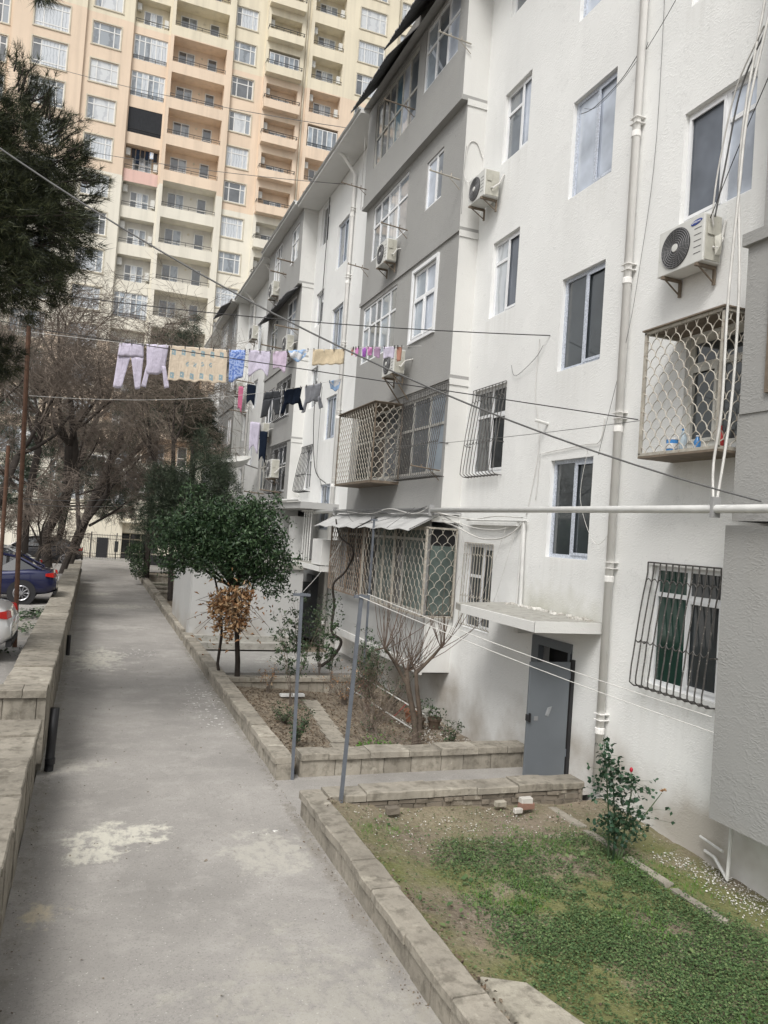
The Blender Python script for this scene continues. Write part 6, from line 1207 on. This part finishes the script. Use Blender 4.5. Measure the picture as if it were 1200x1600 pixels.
scatter('fallen_leaves', 150, (-.3, 2.7), (3.5, 22), lambda x, y: .0, .035, 'leaf_litter', 'few dry leaves and dark bits lying on the asphalt path', 'leaf litter', 86, aspect=.6)
scatter('weeds', 2600, (-1.75, -1.05), (12.6, 23), lambda x, y: 1.05, .07, 'leaf_shrub', 'green weeds growing behind the retaining wall', 'weeds', 87, lambda x, y: np.clip(vnoise(x, y, .8, 5)*2.4-1.15, 0, 1)*np.clip((x+1.75)/.4, 0, 1), lift=.09)
scatter('weeds', 500, (-1.9, -1.0), (20.6, 22.2), lambda x, y: 1.05, .11, 'leaf_shrub', 'bushy patch of green weeds on the car park edge', 'weeds', 88, lambda x, y: np.exp(-((x+1.3)/.35)**2-((y-21.4)/.5)**2), lift=.18)
scatter('moss', 1500, (2.98, 3.25), (3, 9.6), lambda x, y: lawn_z(x, y)+.03, .045, 'leaf_litter', 'dry weeds along the foot of the lawn wall', 'weeds', 89, lambda x, y: np.clip(vnoise(x, y, 1.6, 6)*2-.7, 0, 1), lift=.09)
scatter('far_grass', 6000, (3.15, 6.5), (41.5, 43), lambda x, y: .0, .09, 'leaf_grass', 'bright green far grass patch beyond the annex', 'grass', 90)
scatter('wall_weeds', 900, (3.1, 6.9), (11.78, 12.3), gard_z, .05, 'leaf_shrub', 'green weeds behind the block wall of the shrub garden', 'weeds', 91, lambda x, y: np.clip(vnoise(x, y, 1.3, 7)*2.4-1.2, 0, 1), lift=.12)
scatter('kerb_debris', 2600, (2.55, 2.83), (3, 24), lambda x, y: .0, .02, 'leaf_litter', 'dirt and dry bits along the foot of the garden wall on the path', 'debris', 92, lambda x, y: np.clip((x-2.6)/.22, 0, 1)**2*(.3+vnoise(x, y, 1.2, 8)), lift=.012)
scatter('kerb_debris', 2000, (-.44, -.15), (2, 40), lambda x, y: .0, .02, 'leaf_litter', 'dirt and dry bits along the foot of the retaining wall on the path', 'debris', 93, lambda x, y: np.clip((-.2-x)/.22, 0, 1)**2*(.3+vnoise(x, y, 1.2, 11)), lift=.012)
scatter('lawn_weeds', 1600, (3.3, 6.9), (2.8, 9.2), lambda x, y: lawn_z(x, y)+.02, .06, 'leaf_lawn', 'taller broad leaved weeds dotted through the clover', 'weeds', 94, lambda x, y: np.clip(vnoise(x, y, 2.6, 12)*3-1.75, 0, 1), lift=.07)
# loose things
def stone_bit(x, y, z, s, mat, label, name='brick', cat='brick'):
    m = MB(); m.box((x-s*.6, y-s*.35, z-.02), (x+s*.6, y+s*.35, z+s*.42), s*.06); return solo(name, m, mat, label, cat, bevel=.006)
stone_bit(5.95, 9.38, .12, .17, 'brick', 'broken red brick with white plaster on top, before the rubble wall'); stone_bit(5.94, 9.37, .195, .15, 'chips', 'lump of white plaster on the red brick', 'plaster_lump', 'plaster'); stone_bit(5.62, 9.52, .12, .13, 'limestone_pale', 'pale round stone left of the red brick', 'stone', 'stone'); stone_bit(5.78, 9.3, .1, .10, 'chips', 'small flat white plaster piece before the red brick', 'plaster_lump', 'plaster')
stone_bit(3.95, 9.42, .16, .15, 'rubble', 'grey broken block near the lawn corner pole', 'stone', 'stone'); stone_bit(6.45, 6.45, .02, .05, 'foam_white', 'small white scrap on the clover', 'scrap', 'litter'); stone_bit(-1.2, 23.2, 1.05, .28, 'cement', 'grey concrete block behind the blue car', 'concrete_block', 'block')
m = MB(); m.box((4.2, 16.9, 0), (4.75, 17.05, .05)); solo('foam_board', m, 'foam_white', 'piece of white foam board on the soil of the shrub garden', 'litter')
for i in range(9):
    y = 12.2+i*.5; x = 4.15+i*.06; m = MB(); m.box((x, y, gard_z(x, y)-.02), (x+.32, y+.46, gard_z(x, y)+.035), .012); solo('stepping_slab', m, 'limestone', ['nearest', 'second', 'third', 'fourth', 'fifth', 'sixth', 'seventh', 'eighth', 'ninth'][i]+' grey slab from the block wall in the garden stepping path', 'paving slab', 'stepping slabs of the shrub garden')
for i in range(4):
    y = 6.2+i*.85; x = 6.35+.02*i; m = MB(); m.box((x, y, lawn_z(x, y)-.03), (x+.12, y+.75, lawn_z(x, y)+.03), .01); solo('edging_stone', m, 'limestone', ['nearest', 'second', 'third', 'farthest'][i]+' stone of the sunken edging between the clover and the white wall', 'edging stone', 'sunken edging stones')
m = MB(); m.tube([(-.345, 12.25, .01), (-.335, 12.2, .45), (-.325, 12.2, .93)], .065, 14); m.build  # drain at the end of the retaining wall
t = solo('drain_pipe', m, 'pipe_black', 'upright black plastic pipe against the end of the retaining wall', 'pipe', smooth=True)
m = MB(); m.tube([(-.335, 12.2, .12), (-.335, 12.2, .2)], .072, 14); m.build('pipe_socket', 'pipe_black', t)
m = MB(); m.tube([(-.36, 20.6, .25), (-.36, 20.6, .75)], .05, 10); solo('drain_pipe', m, 'pipe_black', 'short black pipe stub farther along the retaining wall', 'pipe')
# flower pots
pc = None
def pot(x, y, r, h, mat, label, plant=0):
    z = gard_z(x, y); t = thing('flower_pot', label, 'flower pot', (x, y, z), 'flower pots by the white wall'); m = MB(); m.lathe((x, y, z), [(r*.72, 0), (r*.95, h*.8), (r*1.08, h*.8), (r*1.08, h), (r*.92, h), (r*.88, h*.85)], 18); m.build('pot', mat, t)
    m = MB(); m.lathe((x, y, z), [(r*.87, h*.84), (r*.1, h*.86)], 14); m.build('earth', 'soil', t)
    if plant:
        P = np.array([(x+random.Random(i*7+plant).gauss(0, r*.7), y+random.Random(i*3+plant).gauss(0, r*.7), z+h+random.Random(i+plant).uniform(0, .22)) for i in range(plant)]); leaf_mesh('plant', P, .07, 'leaf_shrub', t, seed=plant)
pot(6.72, 15.3, .17, .26, 'terracotta', 'large terracotta pot at the back of the pot group', 0); pot(6.62, 14.75, .15, .22, 'pot_brown', 'dark brown pot in front of the terracotta pot', 30); pot(7.0, 14.75, .14, .24, 'pot_brown', 'brown pot with a green plant against the white wall', 90); pot(7.05, 15.35, .13, .3, 'cement', 'grey cement pot behind the brown ones', 40)
# red and white rack lying among the shrubs
t = thing('metal_rack', 'red and white painted metal rack lying in the shrub garden', 'rack', (6.2, 15.8, 0)); m = MB(); a0, a1, b0, b1 = Vector((5.85, 17.2, .15)), Vector((6.25, 14.2, -.05)), Vector((6.15, 17.2, .42)), Vector((6.55, 14.3, .2))
for p, q in ((a0, a1), (b0, b1)): m.tube([tuple(p), tuple(q)], .014, 6)
m.build('rails', 'ac_white', t); m = MB()
for i in range(17): u = i/16; m.tube([tuple(a0.lerp(a1, u)), tuple(b0.lerp(b1, u))], .008, 5)
m.build('rungs', 'iron_brown', t); m = MB()
for i in (1, 2, 3, 12): u = i/16; m.tube([tuple(a0.lerp(a1, u)), tuple(b0.lerp(b1, u))], .0105, 5)
m.build('red_rungs', 'red_paint', t)
# bottles on the cage tray
def bottle(x, y, r, h, mat, capm, label):
    t = solo('plastic_bottle', (lambda m: (m.lathe((x, y, 5.13), [(r*.9, 0), (r, .02), (r, h*.6), (r*.4, h*.85), (r*.35, h*.93)], 14), m)[1])(MB()), mat, label, 'bottle', 'bottles on the cage tray', smooth=True)
    m = MB(); m.lathe((x, y, 5.13), [(r*.42, h*.92), (r*.42, h)], 10); m.build('cap', capm, t)
bottle(7.05, 7.95, .05, .30, 'bottle_clear', 'bottle_blue', 'clear plastic bottle with blue cap in the middle of the cage tray'); bottle(7.08, 7.35, .05, .28, 'bottle_red', 'bottle_red', 'plastic bottle with red label at the right end of the cage tray'); bottle(7.1, 7.75, .045, .2, 'bottle_blue', 'plate_white', 'small blue and white bottle between the tub and the clear bottle')
m = MB(); m.lathe((7.05, 8.15, 5.13), [(.07, 0), (.078, .17)], 18); t = solo('plastic_tub', m, 'bottle_blue', 'round blue tub with white band on the cage tray', 'tub', smooth=True); m = MB(); m.lathe((7.05, 8.15, 5.13), [(.082, .17), (.082, .19), (.06, .195)], 18); m.build('lid', 'plate_white', t); m = MB(); m.lathe((7.05, 8.15, 5.13), [(.0765, .05), (.079, .12)], 18); m.build('band', 'plate_white', t)
# number marks etc are absent in the place
